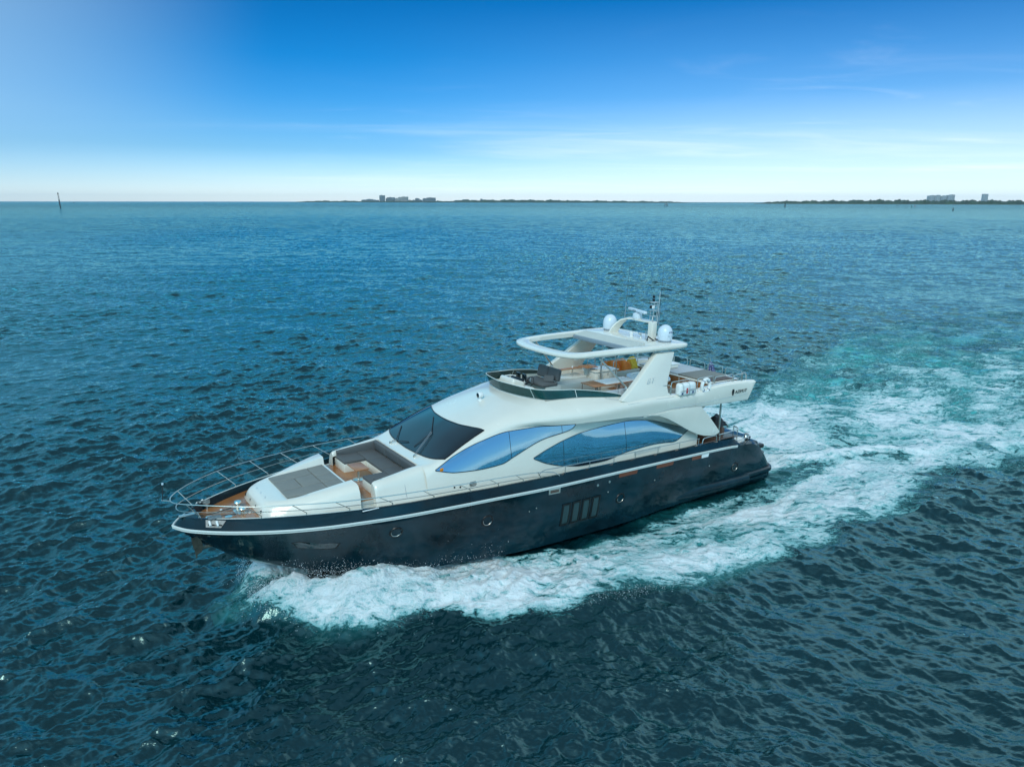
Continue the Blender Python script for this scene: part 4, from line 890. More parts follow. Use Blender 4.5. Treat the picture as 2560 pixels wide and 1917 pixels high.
for x0, x1 in ((8.32, 9.1), (9.12, 9.9), (9.92, 10.72)):
    t = MB(); t.box(x0, x1, 1.60, 2.02, 5.05, 5.16, M['seat'], .035, 3); t.build('seat_cushion', ds)
    t = MB(); t.obox(((x0+x1)/2, 2.12, 5.25), (x1-x0-.01, .13, .28), (.15, 0, 0), M['seat'], .045, 3); t.build('back_cushion', ds)
t = MB(); t.box(10.77, 11.22, .62, 1.98, 5.05, 5.16, M['seat'], .035, 3); t.build('seat_cushion', ds)
# blue and white towels
tw = bpy.data.materials.new('blue_white_towel'); tw.use_nodes = True; nn = tw.node_tree.nodes; b_ = nn['Principled BSDF']; b_.inputs['Roughness'].default_value = .95
tc_ = N(nn, 'ShaderNodeTexCoord'); ck = N(nn, 'ShaderNodeTexChecker', ins={'Scale': 26.0}); ck.inputs['Color1'].default_value = (.03, .10, .30, 1); ck.inputs['Color2'].default_value = (.55, .62, .70, 1)
tw.node_tree.links.new(tc_.outputs['Object'], ck.inputs['Vector']); tw.node_tree.links.new(ck.outputs[0], b_.inputs['Base Color'])
def crumple(x0, x1, y0, y1, z, h, m_, seed, nx=16, ny=12):
    g = np.random.default_rng(seed); P_ = g.uniform(-1, 1, (5, 4)); t = MB(); G = []
    for i in range(nx+1):
        r = []
        for j in range(ny+1):
            u, v = i/nx, j/ny; e = (1-(2*u-1)**6)*(1-(2*v-1)**6)
            w_ = sum(p_[3]*math.sin(p_[0]*9*u+p_[1]*9*v+p_[2]*6) for p_ in P_)/3
            r.append((x0+(x1-x0)*u+.03*w_, y0+(y1-y0)*v+.03*math.cos(9*u+w_), z+h*e*(.7+.5*w_)))
        G.append(r)
    t.grid(G, m_); t.grid([[(p[0], p[1], z-.005) for p in r] for r in G], m_, flip=True); return t
onboard(crumple(10.85, 11.2, 1.3, 1.95, 5.162, .13, tw, 3), (11.0, 1.6, 5.162), 'towel', 'blue and white checked towel bundled on the seat ahead of the dinette table', 'towel', 'towels on the flybridge sofa')
onboard(crumple(10.1, 10.68, 1.65, 2.0, 5.165, .10, M['seat'], 5), (10.4, 1.8, 5.165), 'towel', 'pale towel crumpled on the sofa beside the teak dinette table', 'towel', 'towels on the flybridge sofa')
# round hot tub
t = MB(); t.lathe((6.62, .52, 4.70), [(.86, 0), (.88, .35), (.96, .42), (.98, .48), (.95, .53), (.86, .54), (.78, .52), (.72, .40), (.70, .15), (0, .12)], M['gel'], 48); t.lathe((6.62, .52, 4.70), [(.80, .50), (.5, .535), (0, .55)], M['white'], 32)
t.build('hot_tub', Y, sharp=35)
# aft sunbed block with teak sides
t = MB(); t.box(2.78, 4.78, -2.1, 2.34, 4.70, 5.04, M['gel'], .03)
t.box(4.78, 4.80, -2.05, 2.32, 4.76, 5.06, M['teak'], .004); t.box(2.85, 4.74, 2.34, 2.362, 4.80, 5.06, M['teak'], .004)
for y in (-1.1, -.2, .7, 1.55): t.box(4.80, 4.815, y-.025, y+.025, 4.74, 5.07, M['gelg'], .004)
for x in (3.3, 3.95): t.box(x-.02, x+.02, 2.362, 2.372, 4.78, 5.07, M['gelg'], .004)
t.box(2.74, 4.84, -2.14, 2.39, 5.055, 5.085, M['gel'], .01)
sb = t.build('aft_sunbed', Y)
for i in range(3):
    t = MB(); t.box(2.85, 4.70, -1.98+i*1.25, -.76+i*1.25, 5.085, 5.165, M['seat'] if i != 2 else M['pad'], .03, 3); t.build('sunbed_cushion', sb)
t = MB(); t.box(3.0, 4.4, 1.85, 2.3, 5.085, 5.13, M['brown'], .02); t.build('sunbed_tray', sb)
t = MB(); t.box(3.75, 4.45, -1.2, -.3, 5.165, 5.36, M['gel'], .05, 3); t.box(3.72, 4.48, -1.23, -.27, 5.36, 5.40, M['white'], .015)
onboard(t, (4.1, -.75, 5.166), 'cool_box', 'white box with a flat lid standing on the aft sunbed pads', 'cool box')
# curved taupe seat on the port side
t = MB(); G = []
for a in np.linspace(0, 1, 14):
    x = 7.95-1.75*a; yo = 2.5+.06*math.sin(math.pi*a)
    G.append([(x, 1.95-.25*math.sin(math.pi*a), 4.70), (x, 1.95-.25*math.sin(math.pi*a), 4.95), (x, 2.0-.2*math.sin(math.pi*a), 4.92), (x, 2.30, 4.92), (x, 2.36, 5.0), (x, yo-.03, 5.02), (x, yo, 4.98), (x, yo, 4.7)])
t.grid(G, M['pad'], closed=True); t.add(G[0], [tuple(range(8))], M['pad']); t.add(G[-1], [tuple(range(8))], M['pad']); t.build('curved_sofa', Y, sharp=50)
# orange and yellow folded covers, exact kind unknown, along the starboard rail
def gear(x0, x1, y0, y1, z, h, m_, seed, label, nm='bright_cover', cat='cover'):
    onboard(crumple(x0, x1, y0, y1, z, h, m_, seed, 22, 12), ((x0+x1)/2, (y0+y1)/2, z), nm, label, cat, 'bright covers along the starboard rail', sharp=70)
t = MB(); t.box(4.95, 7.1, -2.45, -1.62, 4.70, 5.0, M['gel'], .04); t.build('starboard_bench', Y)
gear(6.15, 7.0, -2.35, -1.7, 5.02, .62, M['orange'], 8, 'orange cover heaped on the starboard bench nearest the white bar')
gear(5.45, 6.12, -2.35, -1.7, 5.02, .55, M['orange'], 12, 'orange cover heaped in the middle of the starboard bench')
gear(4.98, 5.42, -2.35, -1.75, 5.02, .58, M['yellow'], 21, 'yellow cover at the aft end of the starboard bench')
# --- arch legs
def leg(s):
    t = MB()
    prof = [(10.42, 5.12), (9.75, 5.52), (9.2, 5.90), (8.1, 6.70), (7.05, 6.68), (7.35, 6.20), (7.62, 5.75), (7.80, 5.42), (7.80, 5.15), (7.45, 4.90), (6.9, 4.85), (9.6, 4.86)]
    def yy(z): return 2.80 - (z-4.9)*.33
    def f(p, k): 
        th = .13; return (p[0], s*(yy(p[1])+(th if k else -th)), p[1])
    bm = MB(); bm.prism(prof, f, 0, M['gel'])
    # bevel the long edges
    b2 = bmesh.new(); vs = [b2.verts.new(v) for v in bm.v]
    for f_ in bm.f: b2.faces.new([vs[i] for i in f_])
    b2.normal_update(); bmesh.ops.bevel(b2, geom=[e for e in b2.edges if e.calc_length() > .05], offset=.045, segments=3, profile=.5, affect='EDGES')
    b2.verts.index_update(); t.add([v.co.copy() for v in b2.verts], [[v.index for v in f_.verts] for f_ in b2.faces], M['gel']); b2.free()
    if s < 0:
        t.box(8.35, 8.6, s*2.25-.0, s*2.25+.02, 5.62, 5.70, M['gelg'], .004)
        t.box(8.12, 8.30, -2.405, -2.38, 5.72, 5.82, M['black'], .004)
    return t.build('arch_leg', Y, sharp=35)
legs = [leg(1), leg(-1)]
# --- hardtop ring
def oval_grid(outer, inner, zt, zb, rO=.10, rI=.05):
    """ring between two closed outlines with rounded edges; returns rows of a closed section"""
    G = []; n = len(outer)
    for i in range(n):
        o, q_ = Vector(outer[i]), Vector(inner[i]); d = (q_-o); L = d.length; d.normalize(); z1 = zt(o.x); z0 = zb(o.x)
        def P_(a, z): w_ = o+d*a; return (w_.x, w_.y, z)
        G.append([P_(0, z0+(z1-z0)*.45), P_(.02, z0+(z1-z0)*.75), P_(rO, z1-.02), P_(min(L*.45, .25), z1+.01), P_(L-rI, z1), P_(L, z1-.03), P_(L, z0+.02), P_(L-rI, z0), P_(min(L*.4, .12), z0), P_(.02, z0+(z1-z0)*.2)])
    return G
half_o = [(12.52, 0), (12.50, .7), (12.40, 1.3), (12.22, 1.76), (11.92, 2.04), (11.4, 2.17), (10.3, 2.30), (9.2, 2.40), (8.2, 2.44), (7.2, 2.44), (6.6, 2.42), (6.28, 2.32), (6.10, 2.05), (6.02, 1.4), (6.0, .7), (5.98, 0)]
half_i = [(11.92, 0), (11.90, .6), (11.80, 1.2), (11.66, 1.58), (11.46, 1.75), (11.0, 1.82), (10.2, 1.87), (9.4, 1.88), (8.75, 1.88), (8.62, 1.86), (8.58, 1.7), (8.56, 1.5), (8.55, 1.2), (8.54, .9), (8.53, .45), (8.53, 0)]
Hs_o = [tuple(p)[:2] for p in crom([(a, b, 0) for a, b in half_o], 3)]; Hs_i = [tuple(p)[:2] for p in crom([(a, b, 0) for a, b in half_i], 3)]
OO = Hs_o + [(a, -b) for a, b in Hs_o[::-1][1:-1]]; II = Hs_i + [(a, -b) for a, b in Hs_i[::-1][1:-1]]
zt = pchip([5.9, 8.5, 11.0, 12.0, 12.6], [7.00, 7.02, 7.0, 6.97, 6.90]); zb = pchip([5.9, 8.5, 11.5, 12.6], [6.82, 6.80, 6.78, 6.74])
t = MB(); G = oval_grid(OO, II, lambda x: float(zt(x)), lambda x: float(zb(x))); G.append(G[0]); t.grid(G, M['gel'], closed=True)
ht = t.build('hardtop', Y, sharp=50)
t = MB()   # folded slatted sun roof across the opening
G = []
for y in np.linspace(-1.84, 1.84, 16):
    r = [(8.98, y, 6.80), (8.98, y, 6.94)]
    for k in range(7): x = 8.93-.075*k; r += [(x, y, 6.965+.018*k), (x-.05, y, 6.945+.018*k)]
    r += [(8.40, y, 7.06), (8.30, y, 7.06), (8.30, y, 6.80)]; G.append(r)
t.grid(G, M['gelg'], closed=True); t.add(G[0], [tuple(range(len(G[0])))], M['gelg']); t.add(G[-1], [tuple(range(len(G[0])))[::-1]], M['gelg'])
t.box(8.96, 9.05, -1.85, 1.85, 6.76, 6.93, M['domeg'], .01)
t.build('folding_sunroof', ht, sharp=25)
# steel struts
for s in (1, -1):
    t = MB(); t.tube([(9.75, s*2.38, 5.50), (10.95, s*2.06, 6.72)], .038, M['steel'], 10); t.lathe((9.75, s*2.38, 5.46), [(.06, 0), (.05, .05), (0, .06)], M['steel'], 10); t.build('roof_strut', Y)
# --- radar arch and mast on the roof
def plate(P_, w0, w1, thick, m_):
    """swept flat bar: path in xz at y, width along x"""
    t = MB(); G = []
    for i, (x, y, z, w_) in enumerate(P_):
        G.append([(x-w_/2, y-thick, z), (x-w_/2, y+thick, z), (x-w_*.2, y+thick*1.2, z), (x+w_*.3, y+thick*1.1, z), (x+w_/2, y+thick, z), (x+w_/2, y-thick, z), (x+w_*.3, y-thick*1.1, z), (x-w_*.2, y-thick*1.2, z)])
    t.grid(G, m_, closed=True); t.add(G[0], [tuple(range(8))], m_); t.add(G[-1], [tuple(range(8))], m_); return t
ar = empty('radar_arch', None); ar.parent = Y
t = MB(); G = []
path = [(7.25, -1.22, 6.98, .55), (7.15, -1.18, 7.2, .50), (7.02, -1.08, 7.42, .46), (6.92, -.90, 7.60, .42), (6.85, -.62, 7.69, .40), (6.83, -.3, 7.71, .40), (6.83, .3, 7.70, .40), (6.85, .72, 7.70, .38)]
for i, (x, y, z, w_) in enumerate(path):
    a, b = Vector(path[max(i-1, 0)][:3]), Vector(path[min(i+1, len(path)-1)][:3]); d = (b-a); d.x = 0; d.normalize(); n = Vector((0, -d.z, d.y))
    c = Vector((x, y, z)); G.append([c+Vector((-w_/2, 0, 0))-n*.03, c+Vector((-w_/2, 0, 0))+n*.03, c+n*.055, c+Vector((w_/2, 0, 0))+n*.03, c+Vector((w_/2, 0, 0))-n*.03, c-n*.055])
t.grid(G, M['gel'], closed=True); t.add(G[0], [tuple(range(6))], M['gel']); t.add(G[-1], [tuple(range(6))], M['gel']); t.build('arch_bar', ar, sharp=50)
t = MB(); t.box(6.72, 7.02, .66, .96, 6.95, 7.74, M['gel'], .06, 3); t.build('mast_base', ar)
t = MB()
for x, y in ((6.98, .72), (6.98, .90), (6.78, .72), (6.78, .90)): t.tube([(x, y, 7.7), (x-.03, y, 8.55)], .010, M['mast'], 6)
for z in (7.95, 8.2, 8.42): t.box(6.73, 7.0, .70, .92, z, z+.015, M['mast'], .004)
t.tube([(6.72, .92, 7.7), (6.66, .92, 9.0)], .017, M['mast'], 8); t.box(6.7, 7.02, .69, .93, 8.54, 8.57, M['mast'], .005)
t.build('mast', ar)
for z, m_, h in ((8.60, M['black'], .10), (8.74, M['black'], .10)):
    t = MB(); t.lathe((6.9, .80, z), [(.045, 0), (.055, .02), (.055, h), (.03, h+.01), (0, h+.01)], m_, 12); t.build('mast_light', ar)
t = MB(); t.box(6.93, 7.05, .72, .86, 8.30, 8.42, M['black'], .02); t.box(6.93, 7.05, .87, .93, 8.30, 8.42, M['white'], .01); t.build('mast_light', ar)
t = MB(); t.lathe((6.85, -.15, 7.73), [(.20, 0), (.22, .05), (.20, .22), (.10, .27), (0, .27)], M['dome'], 20); t.box(6.78, 6.94, -.95, .62, 8.02, 8.14, M['dome'], .04, 3); t.box(6.945, 6.95, -.45, -.15, 8.04, 8.10, M['domeg'], 0)
t.v = [(6.85+(a-6.85)*math.cos(-.3)-(b+.15)*math.sin(-.3), -.15+(a-6.85)*math.sin(-.3)+(b+.15)*math.cos(-.3), c) for a, b, c in t.v]
t.build('radar_scanner', ar)
for s, nm in ((1, 'satellite_dome'), (-1, 'satellite_dome')):
    t = MB(); c = (7.02, s*1.70, 6.99); pr = [(.20, 0), (.26, .02), (.285, .07), (.29, .10), (.30, .14), (.315, .30), (.31, .42), (.28, .54), (.22, .64), (.13, .71), (.05, .735), (0, .74)]
    t.lathe(c, pr[:4], M['domeg'], 32); t.lathe(c, pr[3:], M['dome'], 32); t.build(nm, ar)
t = MB(); t.lathe((7.35, .05, 7.0), [(.07, 0), (.07, .10), (.09, .12), (.09, .2), (0, .22)], M['white'], 14); t.build('roof_antenna_pod', ar)
t = MB(); t.lathe((7.1, .38, 7.0), [(.05, 0), (.03, .05), (.03, .14)], M['steel'], 10); t.tube([(7.1, .38, 7.14), (7.25, .38, 7.18)], .035, M['steel'], 8); t.build('roof_horn', ar)
t = MB(); t.tube([(7.5, 1.05, 7.0), (7.5, 1.05, 7.42)], .012, M['steel'], 6); t.tube([(7.5, 1.12, 7.0), (7.5, 1.12, 7.42)], .012, M['steel'], 6); t.tube([(7.55, 1.2, 7.0), (7.38, 1.08, 7.16), (7.2, 1.25, 7.0)], .03, M['black'], 6); t.tube([(7.42, 1.35, 7.01), (6.95, 1.3, 7.01), (7.0, 1.1, 7.05)], .02, M['black'], 6); t.build('roof_bracket', ar)
for p0, p1 in (((6.98, -.80, 7.70), (6.85, -.82, 10.1)), ((6.60, .90, 7.55), (6.62, .98, 10.15))):
    t = MB(); t.tube([p0, tuple(Vector(p0)*.72+Vector(p1)*.28)], .014, M['domeg'], 6); t.tube([p0, p1], [.009, .004], M['rubber'], 5); t.build('whip_antenna', ar)
# courtesy flag
t = MB(); G = []
for i in range(9):
    u = i/8; G.append([(6.98+.10*u+.02*math.sin(7*u), .84+.17*u, 8.06-.20*u-.16*v+.01*math.sin(9*u+4*v)) for v in np.linspace(0, 1, 5)])
for k, m_ in ((0, M['greenf']), (3, M['white']), (5, M['redf'])):
    t.grid(G[k:{0: 4, 3: 6, 5: 9}[k]], m_)
onboard(t, (6.98, .84, 7.9), 'courtesy_flag', 'small green white and red flag fluttering low on the mast', 'flag', recalc=False)
for s in (1, -1):   # moulding joints
    t = MB(); t.tube([top_hit(x, s*y, .004) for x, y in ((10.9, 2.42), (10.6, 2.55), (10.35, 2.70))] + [(10.1, s*2.955, 4.98), (9.4, s*2.97, 4.99), (8.5, s*2.975, 5.0), (7.6, s*2.97, 4.97)], .006, M['domeg'], 4); t.build('moulding_joint', shell)
# --- aft support fin under the wing, with flush panel line
for s in (1, -1):
    P_ = [(9.0, 4.38), (8.4, 4.28), (7.8, 4.05), (7.3, 3.80), (6.8, 3.53), (6.3, 3.28), (5.85, 3.08), (5.45, 2.95), (5.05, 2.88), (4.72, 2.86), (4.5, 2.90), (4.42, 2.97), (4.50, 3.08), (4.85, 3.42), (5.35, 3.90), (5.75, 4.24), (5.85, 4.34), (7.5, 4.42)]
    def yf(z): return 2.86 + (z-2.9)*.05
    t = MB(); bm = MB(); bm.prism(P_, lambda p, k: (p[0], s*(yf(p[1])+(.06 if k else -.06)), p[1]), 0, M['gel'])
    b2 = bmesh.new(); vs = [b2.verts.new(v) for v in bm.v]
    for f_ in bm.f: b2.faces.new([vs[i] for i in f_])
    b2.normal_update(); bmesh.ops.bevel(b2, geom=[e for e in b2.edges], offset=.025, segments=2, profile=.5, affect='EDGES'); bmesh.ops.triangulate(b2, faces=[f_ for f_ in b2.faces if len(f_.verts) > 6])
    b2.verts.index_update(); t.add([v.co.copy() for v in b2.verts], [[v.index for v in f_.verts] for f_ in b2.faces], M['gel']); b2.free()
    t.build('support_fin', Y, sharp=40)
    t = MB(); t.tube([(3.62, s*2.25, 2.5), (3.66, s*2.25, 4.35)], .045, M['steel'], 10); t.build('overhang_post', Y)
# --- cockpit
t = MB(); t.box(3.0, 5.45, -2.85, 2.85, 1.90, 1.95, M['teak'], 0); t.build('cockpit_floor', Y)
t = MB(); t.box(3.05, 3.65, -2.1, 2.1, 1.95, 2.35, M['brown'], .04); t.box(3.0, 3.18, -2.1, 2.1, 2.35, 2.75, M['brown'], .05, 3); t.box(3.2, 3.66, -2.05, 2.05, 2.35, 2.45, M['rubber'], .04, 3); t.build('cockpit_sofa', Y)
t = MB(); t.box(4.0, 4.7, -.9, .9, 2.55, 2.60, M['teakt'], .015); t.lathe((4.35, 0, 1.95), [(.2, 0), (.05, .04), (.05, .6)], M['steel'], 14); t.build('cockpit_table', Y)
for s in (-1, 1):
    t = MB(); t.grid([[(x, s*2.80, 1.95), (x, s*2.84, 2.42), (x, s*2.86, 2.60), (x, s*2.95, 2.60)] for x in np.linspace(3.3, 5.45, 8)], M['brown'], flip=(s > 0)); t.build('cockpit_side_lining', Y)
t = MB(); t.box(3.9, 5.3, -2.86, -2.60, 2.60, 3.15, M['brown'], .05); t.build('cockpit_locker', Y)
t = crumple(2.7, 3.4, 1.2, 2.0, 2.76, .5, M['rubber'], 31); t.name = 0
onboard(t, (3.05, 1.6, 2.76), 'folded_canvas', 'dark canvas cover folded over the aft cockpit sofa under the overhang', 'canvas cover')
t = MB(); t.box(1.25, 2.9, -2.3, 2.3, 1.98, 2.10, M['hull'], .05, 3); t.lathe((1.75, 2.35, 2.06), [(.16, 0), (.17, .06), (.10, .10), (.06, .20), (.13, .26), (.05, .30), (0, .3)], M['steel'], 18); t.lathe((2.3, 2.42, 2.06), [(.26, 0), (.24, .10), (.12, .16), (0, .17)], M['white'], 20); t.build('stern_deck', Y)
t = MB(); t.obox((1.0, .9, 1.2), (.5, 1.2, .10), (0, .9, 0), M['black'], .02); t.obox((.45, 1.5, 1.0), (.45, .5, .35), (0, .8, 0), M['black'], .08, 3); t.build('stern_stair', Y)
t = MB(); t.box(.75, 1.25, 2.45, 2.72, 1.55, 1.75, M['black'], .06, 3); t.build('stern_fairlead', Y)
# --- rails
def rail(P_, posts, r=.019, mid=None, name='rail', parent=Y, n=4, mat_='steel'):
    t = MB(); C_ = crom(P_, n) if n > 1 else P_; t.tube(C_, r, M[mat_], 8)
    for a, b in posts: t.tube([a, b], r*.85, M[mat_], 7)
    if mid: t.tube(crom(mid, n), r*.7, M[mat_], 6)
    return t.build(name, parent)
for s in (1, -1):
    top = [(26.10, 0, 3.42), (26.02, s*.30, 3.44), (25.72, s*.68, 3.47), (25.1, s*1.22, 3.49), (24.2, s*1.83, 3.48), (23.15, s*2.27, 3.46), (21.95, s*2.66, 3.43), (20.65, s*2.95, 3.41), (19.2, s*3.13, 3.38), (17.9, s*3.20, 3.34), (16.7, s*3.22, 3.29), (15.6, s*3.20, 3.22), (14.6, s*3.16, 3.12), (13.9, s*3.12, 2.98), (13.55, s*3.10, 2.78)]
    mid = [(25.95, 0, 3.14), (25.88, s*.28, 3.15), (25.55, s*.62, 3.17), (24.9, s*1.10, 3.19), (24.0, s*1.62, 3.19), (22.95, s*2.08, 3.17), (21.75, s*2.48, 3.16), (20.4, s*2.80, 3.15), (19.0, s*3.0, 3.13), (17.7, s*3.08, 3.09), (16.5, s*3.10, 3.05), (15.4, s*3.09, 3.0), (14.6, s*3.07, 2.93), (13.9, s*3.05, 2.80)]
    posts = []
    for xb, xt in ((25.42, 25.78), (23.85, 24.35), (22.62, 23.15), (21.38, 21.95), (20.06, 20.65), (18.66, 19.2), (17.3, 17.9), (16.15, 16.7), (15.1, 15.6), (14.35, 14.6)):
        i = min(range(len(top)), key=lambda k: abs(top[k][0]-xt)); f = pchip([p[0] for p in top][::-1], [abs(p[1]) for p in top][::-1]); fz_ = pchip([p[0] for p in top][::-1], [p[2] for p in top][::-1])
        b = Vector((xb, s*(float(yt_(xb))-.08), float(zt_(xb)))); e = Vector((xt, s*float(f(xt)), float(fz_(xt))))
        posts += [(b, b+Vector((0, 0, .10))), (b+Vector((0, 0, .10)), e)]
    rail(top, posts, .016, mid, 'bow_rail')
    # low hand rail along the side deck
    xs_ = np.linspace(14.2, 5.75, 16); P_ = [(x, s*(float(yt_(x))-.07), float(zt_(x))+.30) for x in xs_]
    posts = [((x, s*(float(yt_(x))-.07), float(zt_(x))), (x, s*(float(yt_(x))-.07), float(zt_(x))+.30)) for x in (13.2, 12.0, 10.75, 9.6, 8.3, 7.0, 5.78)]
    rail([(14.45, s*3.03, 2.95)] + P_, posts, .016, None, 'side_rail')
    rail([(5.55, s*2.95, 2.62), (5.5, s*2.95, 2.80), (5.35, s*2.95, 2.85), (4.75, s*2.93, 2.85), (4.62, s*2.93, 2.80), (4.6, s*2.93, 2.55)], [], .020, None, 'gate_rail', n=3)
    rail([(4.45, s*2.92, 2.84), (3.8, s*2.91, 2.85), (3.1, s*2.87, 2.86), (2.92, s*2.72, 2.86), (2.90, s*2.5, 2.90)], [((4.38, s*2.92, 2.55), (4.38, s*2.92, 2.84)), ((3.08, s*2.85, 2.3), (3.08, s*2.85, 2.86)), ((2.9, s*2.5, 2.1), (2.9, s*2.5, 2.9))], .024, None, 'cockpit_rail')
    rail([(4.4, s*2.90, 2.57), (3.1, s*2.86, 2.36)], [], .022, None, 'toe_rail', n=1)
    rail([(3.05, s*2.84, 2.30), (2.6, s*2.82, 2.31), (2.0, s*2.72, 2.33), (1.85, s*2.6, 2.33), (1.82, s*2.4, 2.33)], [((3.05, s*2.84, 2.12), (3.05, s*2.84, 2.3)), ((2.4, s*2.78, 2.1), (2.4, s*2.78, 2.31)), ((1.84, s*2.55, 2.0), (1.84, s*2.55, 2.33))], .022, None, 'stern_rail')
# inner cockpit gates seen under the fin
rail([(3.0, 1.3, 2.75), (3.0, 1.3, 3.0), (3.0, 2.2, 3.0), (3.0, 2.2, 2.75)], [], .016, None, 'cockpit_hoop', n=2)
rail([(2.95, -2.2, 2.6), (2.95, -2.2, 3.0), (2.95, -1.2, 3.0), (2.95, -1.2, 2.6)], [], .018, None, 'cockpit_hoop', n=2)
t = MB(); t.tube([(26.08, 0, 3.42), (26.34, 0, 3.50)], .016, M['steel'], 7); t.tube([(26.30, 0, 3.47), (26.26, 0, 4.0)], .013, M['rubber'], 6); t.lathe((26.26, 0, 3.98), [(.028, 0), (.03, .05), (0, .06)], M['dome'], 8); t.build('bow_staff', Y)
def hoop(A, B, z0, z1, r=.019, name='fly_rail', mid=True):
    a, b = Vector((*A, 0)), Vector((*B, 0)); d = (b-a); L = d.length; d.normalize(); c = .09
    P_ = [a+Vector((0, 0, z0)), a+Vector((0, 0, z1-c)), a+d*.025+Vector((0, 0, z1-.03)), a+d*c+Vector((0, 0, z1)), b-d*c+Vector((0, 0, z1)), b-d*.025+Vector((0, 0, z1-.03)), b+Vector((0, 0, z1-c)), b+Vector((0, 0, z0))]
    t = MB(); t.tube(P_, r, M['steel'], 8)
    if mid: t.tube([a+Vector((0, 0, z0+(z1-z0)*.5)), b+Vector((0, 0, z0+(z1-z0)*.5))], r*.5, M['steel'], 6)
    return t.build(name, Y)
for a, b in ((-2.5, -1.9), (-1.86, -1.0), (-.82, .08), (.28, 1.14), (1.32, 2.24)): hoop((2.36, a), (2.36, b), 4.68, 5.36)
hoop((2.36, 2.28), (2.48, 2.55), 4.70, 5.34, mid=False)
hoop((3.42, 2.62), (2.50, 2.60), 5.08, 5.36, mid=False); hoop((4.75, 2.66), (3.5, 2.64), 5.08, 5.42, mid=False)
for a, b in ((7.45, 6.98), (6.5, 5.66), (5.5, 4.3), (4.18, 3.05)): hoop((a, -2.62), (b, -2.62), 4.95, 5.52)
hoop((7.62, 2.80), (6.5, 2.80), 4.95, 5.56); hoop((5.9, 2.70), (4.9, 2.70), 5.0, 5.50, mid=False)
hoop((8.15, 2.72), (7.66, 2.80), 4.98, 5.44, mid=False)
hoop((8.85, -.15), (7.95, -.15), 4.7, 6.0, mid=False); hoop((7.4, -.9), (5.2, -.9), 4.7, 5.75)
t = MB(); t.tube([(9.05, .12, 4.7), (9.05, .12, 6.75)], .018, M['steel'], 8); t.build('roof_pole', Y)
# --- loose gear on the port rail
def rb(x0, x1, y0, y1, z0, z1, m_, r, seg=4): t = MB(); t.box(x0, x1, y0, y1, z0, z1, m_, r, seg); return t
t = rb(6.42, 7.40, 2.78, 3.12, 4.98, 5.50, M['white'], .12); t.box(6.60, 6.68, 3.12, 3.124, 5.05, 5.15, M['blue'], 0)
t.box(6.95, 7.05, 3.12, 3.124, 5.08, 5.30, M['redf'], 0); t.box(7.24, 7.32, 3.12, 3.124, 5.05, 5.13, M['blue'], 0); t.box(6.62, 6.85, 3.12, 3.123, 5.22, 5.25, M['faint'], 0)
raft = empty('liferaft_canister', MB_ @ Matrix.Translation((6.9, 2.95, 4.95)), 'white liferaft canister with red and blue marks in a steel cradle on the port rail', 'liferaft')
shift(t, (6.9, 2.95, 4.95)).build('canister', raft)
t = MB()
for x in (6.55, 6.9, 7.27): t.tube([(x, 2.74, 5.50), (x, 2.9, 5.535), (x, 3.1, 5.51), (x, 3.165, 5.40), (x, 3.165, 5.02), (x, 3.08, 4.93), (x, 2.9, 4.93)], .012, M['steel'], 6)
t.tube([(6.38, 3.17, 5.22), (7.44, 3.17, 5.22)], .012, M['steel'], 6); shift(t, (6.9, 2.95, 4.95)).build('cradle', raft)
t = MB(); G = []
for i in range(37):
    a = 2*math.pi*i/36; c = Vector((5.66+.24*math.cos(a), 2.95, 5.22+.27*math.sin(a))); d = Vector((math.cos(a), 0, math.sin(a)))
    G.append([c + d*(.075*math.cos(k*math.pi/5)) + Vector((0, .075*math.sin(k*math.pi/5), 0)) for k in range(10)])
t.grid(G, M['white'], closed=True)
lr = empty('life_ring', MB_ @ Matrix.Translation((5.66, 2.95, 4.9)), 'white ring buoy hanging on the port rail aft of the liferaft', 'life ring')
shift(t, (5.66, 2.95, 4.9)).build('ring', lr)
t = MB()
for k in range(4):
    a = math.pi/4+k*math.pi/2; c = Vector((5.66+.24*math.cos(a), 2.95, 5.22+.27*math.sin(a))); d = Vector((math.cos(a), 0, math.sin(a)))
    t.tube([c + d*(.083*math.cos(q_*math.pi/5)) + Vector((0, .083*math.sin(q_*math.pi/5), 0)) for q_ in range(10)], .012, M['blue'], 5, closed=True)
shift(t, (5.66, 2.95, 4.9)).build('grab_line', lr)
# ensign with stars, drooping from its staff
fl = bpy.data.materials.new('starred_flag_cloth'); fl.use_nodes = True; nn, l = fl.node_tree.nodes, fl.node_tree.links; b_ = nn['Principled BSDF']; b_.inputs['Roughness'].default_value = .85
uv = N(nn, 'ShaderNodeAttribute', attribute_name='fuv'); vo = N(nn, 'ShaderNodeTexVoronoi', ins={'Scale': 9.0, 'Randomness': .15}); l.new(uv.outputs['Vector'], vo.inputs['Vector'])
lt = N(nn, 'ShaderNodeMath', operation='LESS_THAN', ins={1: .26}); l.new(vo.outputs['Distance'], lt.inputs[0]); mx_ = N(nn, 'ShaderNodeMix', data_type='RGBA'); mx_.inputs['A'].default_value = (.012, .03, .17, 1); mx_.inputs['B'].default_value = (.6, .65, .7, 1)
l.new(lt.outputs[0], mx_.inputs['Factor'])
sx = N(nn, 'ShaderNodeSeparateXYZ'); l.new(uv.outputs['Vector'], sx.inputs[0]); gt = N(nn, 'ShaderNodeMath', operation='GREATER_THAN', ins={1: .86}); l.new(sx.outputs[1], gt.inputs[0])
m2_ = N(nn, 'ShaderNodeMix', data_type='RGBA'); m2_.inputs['B'].default_value = (.45, .03, .04, 1); l.new(gt.outputs[0], m2_.inputs['Factor']); l.new(mx_.outputs['Result'], m2_.inputs['A']); l.new(m2_.outputs['Result'], b_.inputs['Base Color'])
